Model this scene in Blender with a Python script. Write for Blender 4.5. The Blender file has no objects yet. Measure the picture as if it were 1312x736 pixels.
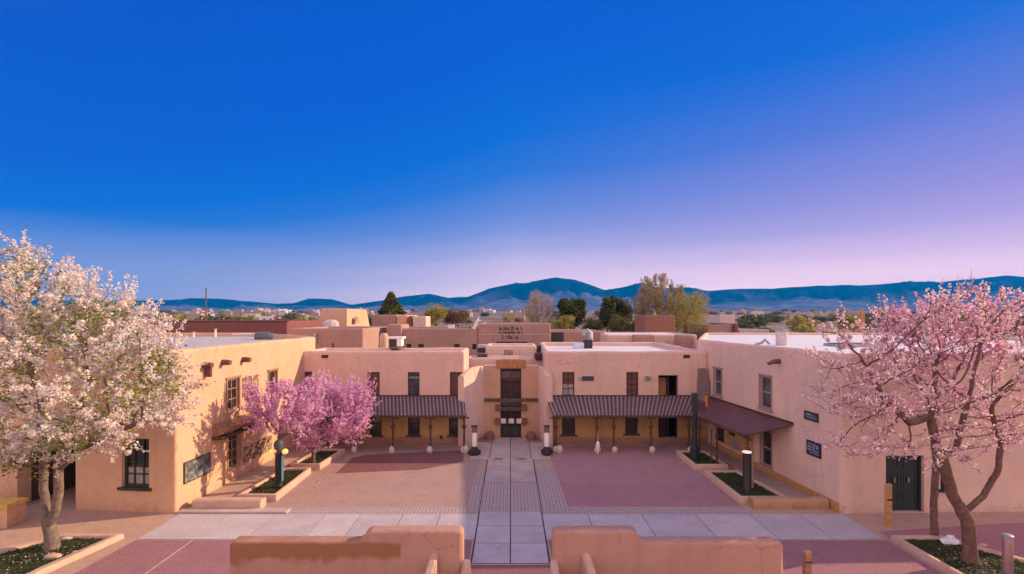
import bpy, math, random
import numpy as np
from mathutils import Vector, Matrix

S = bpy.context.scene
COL = S.collection
R = math.radians
# ------------------------------------------------------------------ camera
K = 650.0; CX = 654.0; CY = 405.0; HC = 8.5      # picture scale, vanishing point and eye height used to read the plan off the photograph
cam_d = bpy.data.cameras.new('camera'); cam = bpy.data.objects.new('camera', cam_d); COL.objects.link(cam)
cam_d.sensor_width = 36; cam_d.lens = K / 1312 * 36
cam_d.shift_x = (656 - CX) / 1312; cam_d.shift_y = -(368 - CY) / 1312
cam_d.clip_end = 20000; cam_d.clip_start = .1
cam.location = (0, 0, HC); cam.rotation_euler = (R(90), 0, 0)
S.camera = cam
# ------------------------------------------------------------------ world
SUN_EL, SUN_AZ = 22.5, 17.0       # azimuth measured from +x towards +y (behind the buildings on the right)
W = bpy.data.worlds.new('World'); S.world = W; W.use_nodes = True
wt = W.node_tree; wt.nodes.clear()
def N(t, kind, **kw):
    n = t.nodes.new(kind)
    for k, v in kw.items(): setattr(n, k, v)
    return n
def srgb(r, g, b):
    f = lambda c: (c/255/12.92) if c/255 <= .04045 else ((c/255+.055)/1.055)**2.4
    return (f(r), f(g), f(b), 1)
def ramp(t, stops, interp='LINEAR'):
    n = N(t, 'ShaderNodeValToRGB'); cr = n.color_ramp; cr.interpolation = interp
    while len(cr.elements) > 1: cr.elements.remove(cr.elements[-1])
    cr.elements[0].position = stops[0][0]; cr.elements[0].color = stops[0][1]
    for p, c in stops[1:]:
        e = cr.elements.new(p); e.color = c
    return n
def math_(t, op, a, b=None, clamp=False):
    n = N(t, 'ShaderNodeMath', operation=op); n.use_clamp = clamp
    for i, v in enumerate((a, b)):
        if v is None: continue
        if isinstance(v, (int, float)): n.inputs[i].default_value = v
        else: t.links.new(v, n.inputs[i])
    return n.outputs[0]
def mixc(t, fac, a, b, mode='MIX'):
    n = N(t, 'ShaderNodeMix', data_type='RGBA', blend_type=mode)
    for sock, v in ((n.inputs[0], fac), (n.inputs[6], a), (n.inputs[7], b)):
        if isinstance(v, (int, float)): sock.default_value = v
        elif isinstance(v, tuple): sock.default_value = v
        else: t.links.new(v, sock)
    return n.outputs[2]
tc = N(wt, 'ShaderNodeTexCoord'); sep = N(wt, 'ShaderNodeSeparateXYZ'); wt.links.new(tc.outputs['Generated'], sep.inputs[0])
dx, dy, dz = sep.outputs
v = math_(wt, 'MULTIPLY', dz, math_(wt, 'EXPONENT', math_(wt, 'ADD', math_(wt, 'MULTIPLY', dx, -.18), math_(wt, 'MULTIPLY', math_(wt, 'MAXIMUM', math_(wt, 'MULTIPLY', dx, -1), 0), .95))))
def hs(k, *c): q = srgb(*c); return (q[0]*k*.725, q[1]*k*.725, q[2]*k*.725, 1)      #   .77: the exposure below
rp = ramp(wt, [(0, hs(3.4, 242,190,172)), (.05, hs(2.9, 236,188,182)), (.09, hs(1.9, 214,178,196)), (.13, hs(1.3, 178,166,212)), (.17, hs(1.1, 140,150,218)), (.205, hs(1.05, 108,136,219)), (.27, hs(1, 45,116,220)),
               (.34, hs(1, 0,105,220)), (.48, hs(1, 0,90,214)), (.8, hs(1, 2,82,206)), (1, hs(1, 40,95,200))])
wt.links.new(v, rp.inputs[0])
left = math_(wt, 'MULTIPLY', math_(wt, 'MULTIPLY_ADD', dx, -1.0), math_(wt, 'SUBTRACT', 1, math_(wt, 'MULTIPLY', dz, 6.5), True), True)
sky1 = mixc(wt, left, rp.outputs[0], hs(1.35, 148,152,196))
rt_f = math_(wt, 'MULTIPLY', math_(wt, 'MULTIPLY', math_(wt, 'MAXIMUM', dx, 0), .85), math_(wt, 'SUBTRACT', 1.12, math_(wt, 'MULTIPLY', dz, 2.75), True), True)
rt_f = math_(wt, 'MULTIPLY', rt_f, math_(wt, 'MULTIPLY', dz, 5.5, True))
sky1 = mixc(wt, rt_f, sky1, hs(1.15, 196,128,214))
# glow added in the unseen sky behind the viewer to light camera-facing walls
back = math_(wt, 'MULTIPLY', math_(wt, 'MULTIPLY_ADD', dy, -1.3), math_(wt, 'SUBTRACT', 1.2, math_(wt, 'MULTIPLY', dz, 1.1)), True)
sky2 = mixc(wt, back, sky1, (1.22, .86, .76, 1))
side = math_(wt, 'MULTIPLY', math_(wt, 'SUBTRACT', math_(wt, 'MULTIPLY', dx, -1), .80, True), 6, True)  # bright unseen left sky, added to light the right wing wall
sky2 = mixc(wt, side, sky2, (2.0, 1.4, 1.25, 1))
top = math_(wt, 'MULTIPLY', math_(wt, 'SUBTRACT', dz, .55, True), 1.6, True)
sky3 = mixc(wt, top, sky2, (.72, .62, .75, 1))
nis = N(wt, 'ShaderNodeTexSky', sky_type='NISHITA', sun_disc=False); nis.sun_elevation = R(SUN_EL); nis.sun_rotation = R(90 - SUN_AZ)
bg1 = N(wt, 'ShaderNodeBackground'); bg1.inputs[1].default_value = .95; wt.links.new(sky3, bg1.inputs[0])
bg2 = N(wt, 'ShaderNodeBackground'); bg2.inputs[1].default_value = .003; wt.links.new(nis.outputs[0], bg2.inputs[0])
ads = N(wt, 'ShaderNodeAddShader'); wt.links.new(bg1.outputs[0], ads.inputs[0]); wt.links.new(bg2.outputs[0], ads.inputs[1])
wo = N(wt, 'ShaderNodeOutputWorld'); wt.links.new(ads.outputs[0], wo.inputs[0])
# ------------------------------------------------------------------ sun
sd = bpy.data.lights.new('sun', 'SUN'); sd.energy = 5.0; sd.angle = R(.6); sd.color = (1, .72, .44)
so = bpy.data.objects.new('sun', sd); COL.objects.link(so)
sdir = Vector((math.cos(R(SUN_EL))*math.cos(R(SUN_AZ)), math.cos(R(SUN_EL))*math.sin(R(SUN_AZ)), math.sin(R(SUN_EL))))
so.rotation_euler = sdir.to_track_quat('Z', 'Y').to_euler(); so.location = (60, 40, 60)
S.view_settings.view_transform = 'Standard'; S.view_settings.look = 'None'; S.view_settings.exposure = 0.47; S.view_settings.gamma = 1
S.cycles.use_denoising = True
S.cycles.max_bounces = 6; S.cycles.transparent_max_bounces = 12; S.cycles.volume_bounces = 0
S.cycles.volume_step_rate = 10; S.cycles.volume_max_steps = 16

# ------------------------------------------------------------------ plan helpers
def Gp(px, py):
    D = K*HC/(py-CY); return ((px-CX)/K*D, D)
def P(px, py, D): return Vector(((px-CX)/K*D, D, HC-(py-CY)/K*D))

def tag(o, label=None, cat=None, group=None, kind=None):
    if label: o['label'] = label
    if cat: o['category'] = cat
    if group: o['group'] = group
    if kind: o['kind'] = kind
    return o
def root(name, loc, label, cat, group=None, rz=0):
    o = bpy.data.objects.new(name, None); COL.objects.link(o); o.location = loc; o.rotation_euler = (0, 0, rz)
    o.empty_display_size = .2
    return tag(o, label, cat, group)
def inv_of(o):
    M = Matrix.Identity(4); chain = []
    while o is not None: chain.append(o); o = o.parent
    for c in reversed(chain):
        M = M @ Matrix.Translation(c.location) @ Matrix.Rotation(c.rotation_euler.z, 4, 'Z')
    return M.inverted()
def link_mesh(name, verts, faces, m, parent=None, world=True, smooth=False, mats=None, fm=None, ang=35):
    me = bpy.data.meshes.new(name)
    if parent is not None and world and len(verts):
        M = np.array(inv_of(parent)); V = np.asarray(verts, dtype=float)
        V = V @ M[:3,:3].T + M[:3,3]; verts = V.tolist()
    me.from_pydata([tuple(v_) for v_ in verts], [], faces)
    for mm in (mats or [m]): me.materials.append(mm)
    if fm: me.polygons.foreach_set('material_index', fm)
    if smooth:
        me.polygons.foreach_set('use_smooth', [True]*len(me.polygons)); me.set_sharp_from_angle(angle=R(ang))
    me.update()
    o = bpy.data.objects.new(name, me); COL.objects.link(o)
    if parent is not None: o.parent = parent
    return o
class MB:
    def __init__(s): s.v = []; s.f = []; s.sm = False
    def add(s, vs, fs):
        b = len(s.v); s.v += [tuple(x) for x in vs]; s.f += [tuple(i+b for i in f) for f in fs]
    def quad(s, *p): s.add(p, [tuple(range(len(p)))])
    def box(s, c0, c1, bev=0.0):
        x0, y0, z0 = c0; x1, y1, z1 = c1
        s.hexa([(x0,y0,z0),(x1,y0,z0),(x1,y1,z0),(x0,y1,z0)], [(x0,y0,z1),(x1,y0,z1),(x1,y1,z1),(x0,y1,z1)], bev)
    def hexa(s, lo, hi, bev=0.0):
        # prism between two quads (ccw seen from above) with a soft top edge
        lo = [Vector(p) for p in lo]; hi = [Vector(p) for p in hi]; n = len(lo)
        rings = [lo, hi]
        if bev:
            c = sum(hi, Vector())/n
            def ins(r, d, dz_):
                out = []
                for i, p in enumerate(r):
                    a = (r[i-1]-p).normalized(); b = (r[(i+1) % n]-p).normalized()
                    q = p + (a+b)*d; q.z += dz_; out.append(q)
                return out
            rings = [lo, ins(hi, 0, -bev), ins(hi, bev*.3, -bev*.3), ins(hi, bev, 0)]
        vs = [p for r in rings for p in r]; fs = [tuple(range(n))[::-1]]
        for k in range(len(rings)-1):
            for i in range(n):
                j = (i+1) % n; fs.append((k*n+i, k*n+j, (k+1)*n+j, (k+1)*n+i))
        fs.append(tuple((len(rings)-1)*n+i for i in range(n)))
        s.add(vs, fs)
    def tube(s, pts, rad, n=8, caps=True):
        pts = [Vector(p) for p in pts]; m = len(pts)
        if not hasattr(rad, '__len__'): rad = [rad]*m
        vs = []; fs = []; up = None
        for i, p in enumerate(pts):
            t = (pts[min(i+1, m-1)]-pts[max(i-1, 0)]).normalized()
            if up is None: up = t.orthogonal().normalized()
            up = (up - t*up.dot(t)); up = up.normalized() if up.length > 1e-5 else t.orthogonal().normalized()
            w = t.cross(up)
            for k in range(n):
                a = 2*math.pi*k/n; vs.append(p + (up*math.cos(a)+w*math.sin(a))*rad[i])
        for i in range(m-1):
            for k in range(n):
                l = (k+1) % n; fs.append((i*n+k, i*n+l, (i+1)*n+l, (i+1)*n+k))
        if caps: fs.append(tuple(range(n))[::-1]); fs.append(tuple((m-1)*n+k for k in range(n)))
        s.add(vs, fs)
    def lathe(s, cx, cy, prof, n=16):
        s.tube_prof(cx, cy, prof, n)
    def tube_prof(s, cx, cy, prof, n):
        vs = [(cx+r*math.cos(2*math.pi*k/n), cy+r*math.sin(2*math.pi*k/n), z) for r, z in prof for k in range(n)]
        fs = [(i*n+k, i*n+(k+1) % n, (i+1)*n+(k+1) % n, (i+1)*n+k) for i in range(len(prof)-1) for k in range(n)]
        fs.append(tuple(range(n))[::-1]); fs.append(tuple((len(prof)-1)*n+k for k in range(n)))
        s.add(vs, fs)
    def rock(s, c, sx, sy, sz, rng, n=10, m=6):
        vs = []; fs = []
        for j in range(1, m):
            th = math.pi*j/m
            for k in range(n):
                a = 2*math.pi*k/n; q = 1+rng.uniform(-.12, .12)
                vs.append((c[0]+sx*q*math.sin(th)*math.cos(a), c[1]+sy*q*math.sin(th)*math.sin(a), c[2]+sz*q*math.cos(th)))
        vs.append((c[0], c[1], c[2]+sz)); vs.append((c[0], c[1], c[2]-sz)); T = len(vs)-2; B = T+1
        for j in range(m-2):
            for k in range(n): l = (k+1) % n; fs.append((j*n+k, (j+1)*n+k, (j+1)*n+l, j*n+l))
        for k in range(n): l = (k+1) % n; fs.append((T, k, l)); fs.append((B, (m-2)*n+l, (m-2)*n+k))
        s.add(vs, fs)
    def build(s, name, m, parent=None, world=True, smooth=False, ang=35):
        return link_mesh(name, s.v, s.f, m, parent, world, smooth, ang=ang)
class Fr:
    """a wall's own frame: s along it, z up, d outwards"""
    def __init__(s, A, B):
        s.A = Vector((A[0], A[1], 0)); d = Vector((B[0]-A[0], B[1]-A[1], 0)); s.L = d.length; s.u = d.normalized()
        s.n = Vector((s.u.y, -s.u.x, 0))
    def p(s, a, z, d=0): q = s.A + s.u*a + s.n*d; return Vector((q.x, q.y, z))
    def s_at(s, px):
        k = (px-CX)/K  # ray x = k*y
        # A.x+u.x*t = k*(A.y+u.y*t)
        return (k*s.A.y - s.A.x)/(s.u.x - k*s.u.y)
    def z_at(s, t, py): q = s.A+s.u*t; return HC-(py-CY)/K*q.y
    def rect(s, px0, px1, y0, y1):
        a, b = s.s_at(px0), s.s_at(px1); c = (a+b)/2
        return min(a, b), max(a, b), s.z_at(c, y1), s.z_at(c, y0)
    def box(s, mb, a0, a1, z0, z1, d0, d1):
        lo = [s.p(a0, z0, d1), s.p(a1, z0, d1), s.p(a1, z0, d0), s.p(a0, z0, d0)]
        hi = [Vector((q.x, q.y, z1)) for q in lo]; mb.hexa(lo, hi)

# ------------------------------------------------------------------ materials
MATS = {}
def new_mat(name):
    m = bpy.data.materials.new(name); m.use_nodes = True; t = m.node_tree
    return m, t, t.nodes['Principled BSDF']
def noise(t, scale, detail=4, rough=.55, coord='Object', vec=None):
    n = N(t, 'ShaderNodeTexNoise'); n.inputs['Scale'].default_value = scale; n.inputs['Detail'].default_value = detail; n.inputs['Roughness'].default_value = rough
    if vec is None: vec = N(t, 'ShaderNodeTexCoord').outputs[coord]
    t.links.new(vec, n.inputs['Vector']); return n
def mul(c, k): return tuple(min(1, x*k) for x in c[:3])+(1,)
def plain(name, c, rough=.8, var=.18, scale=3, bump=0, bscale=30, spec=.3, metal=0, c2=None, patch=.0):
    if name in MATS: return MATS[name]
    m, t, b = new_mat(name); c = tuple(c[:3])+(1,)
    n = noise(t, scale); n2 = noise(t, scale*7, 3)
    r1 = ramp(t, [(.3, mul(c, 1-var)), (.7, c2 and tuple(c2[:3])+(1,) or mul(c, 1+var))]); t.links.new(n.outputs[0], r1.inputs[0])
    f = math_(t, 'MULTIPLY_ADD', n2.outputs[0], .35); t.nodes[-1].inputs[2].default_value = .82
    mm = N(t, 'ShaderNodeVectorMath', operation='SCALE'); t.links.new(r1.outputs[0], mm.inputs[0]); t.links.new(f, mm.inputs['Scale'])
    t.links.new(mm.outputs[0], b.inputs['Base Color'])
    b.inputs['Roughness'].default_value = rough; b.inputs['Specular IOR Level'].default_value = spec; b.inputs['Metallic'].default_value = metal
    if bump:
        bn = noise(t, bscale, 5); bp = N(t, 'ShaderNodeBump'); bp.inputs['Strength'].default_value = bump; bp.inputs['Distance'].default_value = .02
        t.links.new(bn.outputs[0], bp.inputs['Height']); t.links.new(bp.outputs[0], b.inputs['Normal'])
    MATS[name] = m; return m
def adobe(name, c, var=.07):
    if name in MATS: return MATS[name]
    m, t, b = new_mat(name); c = tuple(c)+(1,)
    co = N(t, 'ShaderNodeTexCoord').outputs['Object']
    n1 = noise(t, .35, 5, .6, vec=co); n2 = noise(t, 2.2, 6, .65, vec=co); n3 = noise(t, 28, 4, .6, vec=co)
    mp = N(t, 'ShaderNodeMapping'); mp.inputs['Scale'].default_value = (2.2, 2.2, .16); t.links.new(co, mp.inputs[0])
    n4 = noise(t, 1.0, 4, .6, vec=mp.outputs[0])         # rain streaks
    r1 = ramp(t, [(.3, mul(c, 1-var)), (.72, mul(c, 1+var))]); t.links.new(n1.outputs[0], r1.inputs[0])
    c2 = mixc(t, math_(t, 'MULTIPLY', math_(t, 'SUBTRACT', n2.outputs[0], .5, True), 1.3, True), r1.outputs[0], (c[0]*.80, c[1]*.76, c[2]*.74, 1))
    c3 = mixc(t, math_(t, 'MULTIPLY', math_(t, 'SUBTRACT', n4.outputs[0], .52, True), 1.4, True), c2, (c[0]*.70, c[1]*.64, c[2]*.62, 1))
    sz = N(t, 'ShaderNodeSeparateXYZ'); t.links.new(co, sz.inputs[0])
    sp_ = math_(t, 'MULTIPLY', math_(t, 'SUBTRACT', math_(t, 'ADD', .42, math_(t, 'MULTIPLY', math_(t, 'SUBTRACT', n2.outputs[0], .5), 1.3)), sz.outputs[2]), 1.6, True)
    c3 = mixc(t, math_(t, 'MULTIPLY', sp_, .55), c3, (c[0]*.60, c[1]*.52, c[2]*.50, 1))
    ds = N(t, 'ShaderNodeVectorMath', operation='MULTIPLY_ADD'); t.links.new(n2.outputs['Color'], ds.inputs[0]); ds.inputs[1].default_value = (.5, .5, .5); t.links.new(co, ds.inputs[2])
    vc = N(t, 'ShaderNodeTexVoronoi', feature='DISTANCE_TO_EDGE'); vc.inputs['Scale'].default_value = .55; t.links.new(ds.outputs[0], vc.inputs['Vector'])
    ck = math_(t, 'MULTIPLY', math_(t, 'LESS_THAN', vc.outputs['Distance'], .006), math_(t, 'GREATER_THAN', n1.outputs[0], .5))
    c3 = mixc(t, math_(t, 'MULTIPLY', ck, .5), c3, (c[0]*.45, c[1]*.38, c[2]*.35, 1))
    pa = N(t, 'ShaderNodeTexVoronoi'); pa.inputs['Scale'].default_value = .42; t.links.new(ds.outputs[0], pa.inputs['Vector'])
    pr = ramp(t, [(0, (.93, .93, .93, 1)), (.5, (1, 1, 1, 1)), (1, (1.05, 1.04, 1.03, 1))]); t.links.new(pa.outputs['Color'], pr.inputs[0]); c3 = mixc(t, 1.0, c3, pr.outputs[0], 'MULTIPLY')
    t.links.new(c3, b.inputs['Base Color'])
    b.inputs['Roughness'].default_value = .92; b.inputs['Specular IOR Level'].default_value = .15
    h = math_(t, 'ADD', math_(t, 'MULTIPLY', n2.outputs[0], 1.2), math_(t, 'MULTIPLY', n3.outputs[0], .35))
    bp = N(t, 'ShaderNodeBump'); bp.inputs['Strength'].default_value = .8; bp.inputs['Distance'].default_value = .05
    t.links.new(h, bp.inputs['Height']); t.links.new(bp.outputs[0], b.inputs['Normal'])
    MATS[name] = m; return m
def brick(name, c1, c2, mortar, scale=1, w=.2, h=.1, msize=.008, rot=0, off=.5, wear=.25):
    if name in MATS: return MATS[name]
    m, t, b = new_mat(name)
    co = N(t, 'ShaderNodeTexCoord').outputs['Object']
    mp = N(t, 'ShaderNodeMapping'); mp.inputs['Rotation'].default_value = (0, 0, rot); t.links.new(co, mp.inputs[0])
    br = N(t, 'ShaderNodeTexBrick', offset=off); t.links.new(mp.outputs[0], br.inputs['Vector'])
    br.inputs['Color1'].default_value = tuple(c1)+(1,); br.inputs['Color2'].default_value = tuple(c2)+(1,); br.inputs['Mortar'].default_value = tuple(mortar)+(1,)
    br.inputs['Scale'].default_value = scale; br.inputs['Brick Width'].default_value = w; br.inputs['Row Height'].default_value = h; br.inputs['Mortar Size'].default_value = msize
    n1 = noise(t, .6, 5, .6, vec=co); n2 = noise(t, 5, 4, .6, vec=co)
    x = mixc(t, math_(t, 'MULTIPLY', math_(t, 'SUBTRACT', n1.outputs[0], .42, True), 2.0, True), br.outputs[0], tuple(k*(1-wear) for k in c1)+(1,))
    x = mixc(t, math_(t, 'MULTIPLY', math_(t, 'SUBTRACT', n2.outputs[0], .5, True), 1.2, True), x, tuple(min(1, k*1.25+.02) for k in c1)+(1,))
    n5 = noise(t, 1.4, 7, .72, vec=co); x = mixc(t, math_(t, 'MULTIPLY', math_(t, 'SUBTRACT', n5.outputs[0], .55, True), 3.2, True), x, tuple(k*.55 for k in c1)+(1,))
    t.links.new(x, b.inputs['Base Color']); b.inputs['Roughness'].default_value = .85; b.inputs['Specular IOR Level'].default_value = .25
    bp = N(t, 'ShaderNodeBump'); bp.inputs['Strength'].default_value = .35; bp.inputs['Distance'].default_value = .01; bp.invert = True
    t.links.new(br.outputs['Fac'], bp.inputs['Height']); t.links.new(bp.outputs[0], b.inputs['Normal'])
    MATS[name] = m; return m
def emis(name, c, s):
    m, t, b = new_mat(name); b.inputs['Base Color'].default_value = tuple(c)+(1,); b.inputs['Emission Color'].default_value = tuple(c)+(1,); b.inputs['Emission Strength'].default_value = s
    return m
def glass(name, c, rough=.06):
    m, t, b = new_mat(name); n = noise(t, 1.3, 2)
    r1 = ramp(t, [(.35, mul(tuple(c)+(1,), .6)), (.65, mul(tuple(c)+(1,), 1.4))]); t.links.new(n.outputs[0], r1.inputs[0]); t.links.new(r1.outputs[0], b.inputs['Base Color'])
    b.inputs['Roughness'].default_value = rough; b.inputs['Specular IOR Level'].default_value = .6
    bp = N(t, 'ShaderNodeBump'); bp.inputs['Strength'].default_value = .12; bp.inputs['Distance'].default_value = .02; bn = noise(t, 2.5, 2)
    t.links.new(bn.outputs[0], bp.inputs['Height']); t.links.new(bp.outputs[0], b.inputs['Normal']); return m
def petals(name, cols, trans=.35):
    m = bpy.data.materials.new(name); m.use_nodes = True; t = m.node_tree; t.nodes.clear()
    at = N(t, 'ShaderNodeAttribute', attribute_name='shade'); rp_ = ramp(t, [(i/(len(cols)-1), tuple(c)+(1,)) for i, c in enumerate(cols)])
    t.links.new(at.outputs['Fac'], rp_.inputs[0])
    d = N(t, 'ShaderNodeBsdfDiffuse'); tr = N(t, 'ShaderNodeBsdfTranslucent'); mx = N(t, 'ShaderNodeMixShader'); mx.inputs[0].default_value = trans
    t.links.new(rp_.outputs[0], d.inputs[0]); t.links.new(rp_.outputs[0], tr.inputs[0]); t.links.new(d.outputs[0], mx.inputs[1]); t.links.new(tr.outputs[0], mx.inputs[2])
    o = N(t, 'ShaderNodeOutputMaterial'); t.links.new(mx.outputs[0], o.inputs[0]); return m

A_TAN = adobe('adobe_tan', (.66, .41, .27))
A_PINK = adobe('adobe_pink', (.71, .475, .395))
A_FRONT = adobe('adobe_ochre_tan', (.50, .32, .19))
A_RIGHT = adobe('adobe_rose', (.70, .495, .42))
A_OCHRE_LIT = adobe('ochre_warm_light', (.50, .30, .13))  # warm light under the porches, put into an ochre wall colour
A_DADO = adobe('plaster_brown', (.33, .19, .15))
A_ORANGE = adobe('plaster_orange', (.52, .27, .11))
A_RED = adobe('stucco_oxblood', (.25, .10, .09))
A_MAUVE = adobe('stucco_mauve', (.42, .26, .22))
A_BROWN = adobe('stucco_brown', (.30, .15, .11))
A_LOW = adobe('adobe_low_wall', (.48, .265, .20))
WHITE_ROOF = brick('white_membrane', (.66, .65, .72), (.62, .61, .68), (.42, .41, .46), w=14, h=1.6, msize=.03, wear=.22)
GREY_ROOF = plain('grey_gravel_roof', (.45, .43, .43), .9, .15, 1.2, .4, 60)
WOOD = plain('dark_wood', (.10, .052, .035), .7, .35, 6, .4, 40)
WOOD_L = plain('weathered_wood', (.38, .20, .11), .75, .3, 6, .4, 40)
BEAM = plain('vigas_wood', (.16, .085, .06), .8, .35, 5, .4, 40)
FRAME_T = plain('tan_frame', (.34, .20, .13), .7, .15)
FRAME_R = plain('rose_frame', (.36, .25, .23), .6, .1)
FRAME_D = plain('dark_green_frame', (.035, .05, .025), .5, .2)
FRAME_B = plain('brown_frame', (.07, .035, .03), .6, .2)
PANE = glass('window_glass', (.035, .032, .035))
PANE_B = glass('blue_glass', (.07, .085, .10))
BLIND = plain('rust_blind', (.17, .075, .07), .8, .15, 9)
CURTAIN = plain('pale_curtain', (.38, .33, .33), .9, .3, 5)
DARK = plain('dark_interior', (.018, .011, .008), .9, .3)
METAL = plain('ribbed_steel', (.31, .24, .25), .45, .15, 2, spec=.5, metal=.35)
METAL_D = plain('rib_shadow_gap', (.10, .06, .06), .6, .2)
METAL_R = plain('oxblood_metal', (.13, .052, .056), .5, .12, 2, spec=.4)
STONE = plain('pale_stone', (.60, .48, .42), .9, .2, 4, .5, 20)
ROCKB = plain('brown_rock', (.20, .10, .08), .9, .25, 5, .6, 15)
DGREEN = plain('dark_green_paint', (.012, .028, .028), .45, .2, 4, spec=.5)
BLACK = plain('black_metal', (.02, .018, .02), .5, .2, 4, spec=.5)
WHITEP = plain('white_paint', (.80, .74, .70), .6, .05)
GREYM = plain('grey_metal', (.35, .34, .36), .45, .15, 3, metal=.3)
NAVY = plain('navy_plaque', (.03, .045, .07), .4, .15, spec=.5)
LETTER = plain('pale_lettering', (.55, .62, .75), .6, .05)
LETTER_D = plain('dark_lettering', (.02, .012, .012), .7, .1)
BARK_G = plain('grey_bark', (.19, .14, .115), .95, .4, 7, 1.0, 25)
BARK_B = plain('brown_bark', (.17, .095, .075), .95, .35, 7, .9, 25)
KERB = plain('kerb_plaster', (.55, .36, .27), .9, .12, 2, .3, 30)

# ------------------------------------------------------------------ ground and paving
def sheet(name, poly, z, m, kind='structure', **kw):
    o = link_mesh(name, [(x, y, z) for x, y in poly], [tuple(range(len(poly)))], m)
    o['kind'] = kind; return o
def ccw(p):
    a = sum(p[i][0]*p[(i+1) % len(p)][1]-p[(i+1) % len(p)][0]*p[i][1] for i in range(len(p)))
    return p if a > 0 else p[::-1]
def pxpoly(pts): return ccw([Gp(*q) for q in pts])

def field_mat():
    m, t, b = new_mat('plain_ground'); co = N(t, 'ShaderNodeTexCoord').outputs['Object']
    n1 = noise(t, .012, 6, .6, vec=co); n2 = noise(t, .08, 5, .6, vec=co)
    r = ramp(t, [(.3, (.20, .13, .11, 1)), (.45, (.14, .12, .06, 1)), (.55, (.30, .21, .17, 1)), (.7, (.17, .15, .08, 1))]); t.links.new(n1.outputs[0], r.inputs[0])
    x = mixc(t, math_(t, 'MULTIPLY', n2.outputs[0], .5), r.outputs[0], (.24, .17, .14, 1)); t.links.new(x, b.inputs['Base Color']); b.inputs['Roughness'].default_value = 1
    b.inputs['Specular IOR Level'].default_value = .1
    return m
def gz(D): return float(np.interp(D, [130, 300, 900, 1600, 4400], [-.06, 3.0, 14.5, 24, 30]))
_ys = [-300, -60, 60, 130, 215, 300, 500, 700, 900, 1250, 1600, 4400]; _g = link_mesh('ground', [(x, y, gz(y)) for y in _ys for x in (-6000, 0, 6000)], [(j*3+i, j*3+i+1, j*3+i+4, j*3+i+3) for j in range(len(_ys)-1) for i in range(2)], field_mat()); _g['kind'] = 'structure'

PAVE_TAN = brick('pave_tan', (.50, .33, .255), (.45, .295, .23), (.37, .24, .20), w=.24, h=.12, msize=.006)
PAVE_COURT = brick('pave_court', (.44, .285, .245), (.39, .255, .22), (.30, .20, .18), w=.2, h=.1, msize=.008)
PAVE_RED = brick('pave_red', (.30, .125, .13), (.255, .105, .115), (.20, .10, .10), w=.21, h=.105, msize=.008, rot=R(45))
PAVE_MAUVE = brick('pave_mauve', (.40, .20, .215), (.37, .18, .20), (.30, .16, .17), w=.2, h=.1, msize=.008)
PAVE_MAUVE_L = brick('pave_mauve_pale', (.42, .225, .23), (.39, .205, .215), (.32, .18, .185), w=.2, h=.1, msize=.008)
PAVE_FORE = brick('pave_foreground', (.36, .165, .185), (.31, .14, .16), (.26, .15, .16), w=.14, h=.14, msize=.014, rot=R(45), off=0)
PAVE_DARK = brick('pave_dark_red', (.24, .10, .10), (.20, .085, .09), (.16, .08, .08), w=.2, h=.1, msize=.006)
PAVE_GRID = brick('pave_grid', (.50, .39, .365), (.46, .36, .34), (.26, .19, .18), w=.16, h=.16, msize=.022, off=0)
SLAB = plain('concrete_slab', (.47, .41, .425), .85, .10, .9, .3, 50)
SLAB_W = plain('concrete_slab_warm', (.45, .355, .33), .85, .16, .9, .3, 50)
for m_ in (SLAB, SLAB_W):      # every slab its own tone, with drips and stains
    t_ = m_.node_tree; b_ = t_.nodes['Principled BSDF']; src_ = b_.inputs['Base Color'].links[0].from_socket; g_ = N(t_, 'ShaderNodeNewGeometry')
    r_ = ramp(t_, [(0, (.94, .93, .93, 1)), (1, (1.06, 1.06, 1.06, 1))]); t_.links.new(g_.outputs['Random Per Island'], r_.inputs[0]); x_ = mixc(t_, 1.0, src_, r_.outputs[0], 'MULTIPLY')
    sn = noise(t_, 1.7, 6, .7); x_ = mixc(t_, math_(t_, 'MULTIPLY', math_(t_, 'SUBTRACT', sn.outputs[0], .6, True), 3, True), x_, (.24, .20, .19, 1)); t_.links.new(x_, b_.inputs['Base Color'])
JOINT = plain('joint_dark', (.06, .045, .045), .95, .2)

sheet('paving', [(-32, 9), (32, 9), (32, 36.5), (-32, 36.5)], 0, PAVE_TAN)
sheet('court_paving', [(-11.2, 22.5), (-1.95, 22.5), (-1.65, 33), (-11.2, 33)], .004, PAVE_COURT)
sheet('court_border', [(-11.2, 21.75), (-1.9, 21.75), (-1.9, 22.5), (-11.2, 22.5)], .004, PAVE_GRID)
sheet('court_border', [(-1.94, 22.5), (-1.38, 21.9), (-1.38, 27.5), (-1.85, 27.5)], .005, PAVE_GRID)
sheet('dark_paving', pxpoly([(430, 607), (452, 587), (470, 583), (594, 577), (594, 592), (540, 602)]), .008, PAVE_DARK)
sheet('court_paving', [(2.55, 22.6), (10.3, 22.6), (10.3, 25.9), (2.5, 25.9)], .004, PAVE_MAUVE)
sheet('court_paving', [(2.5, 25.94), (10.3, 25.94), (10.3, 33), (2.35, 33)], .004, PAVE_MAUVE_L)
sheet('court_border', [(1.40, 21.9), (2.5, 22.5), (2.46, 28.5), (1.40, 28.5)], .006, PAVE_GRID)
sheet('court_border', [(1.40, 21.75), (10.4, 21.75), (10.4, 22.5), (2.5, 22.5), (1.40, 21.9)], .0065, PAVE_GRID)
sheet('brick_paving', [(-14.9, 9.5), (-1.45, 9.5), (-1.45, 19.2), (-14.2, 19.2)], .004, PAVE_FORE)
sheet('brick_paving', [(1.45, 9.5), (14.25, 9.5), (14.25, 19.2), (1.45, 19.2)], .004, PAVE_FORE)
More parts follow.
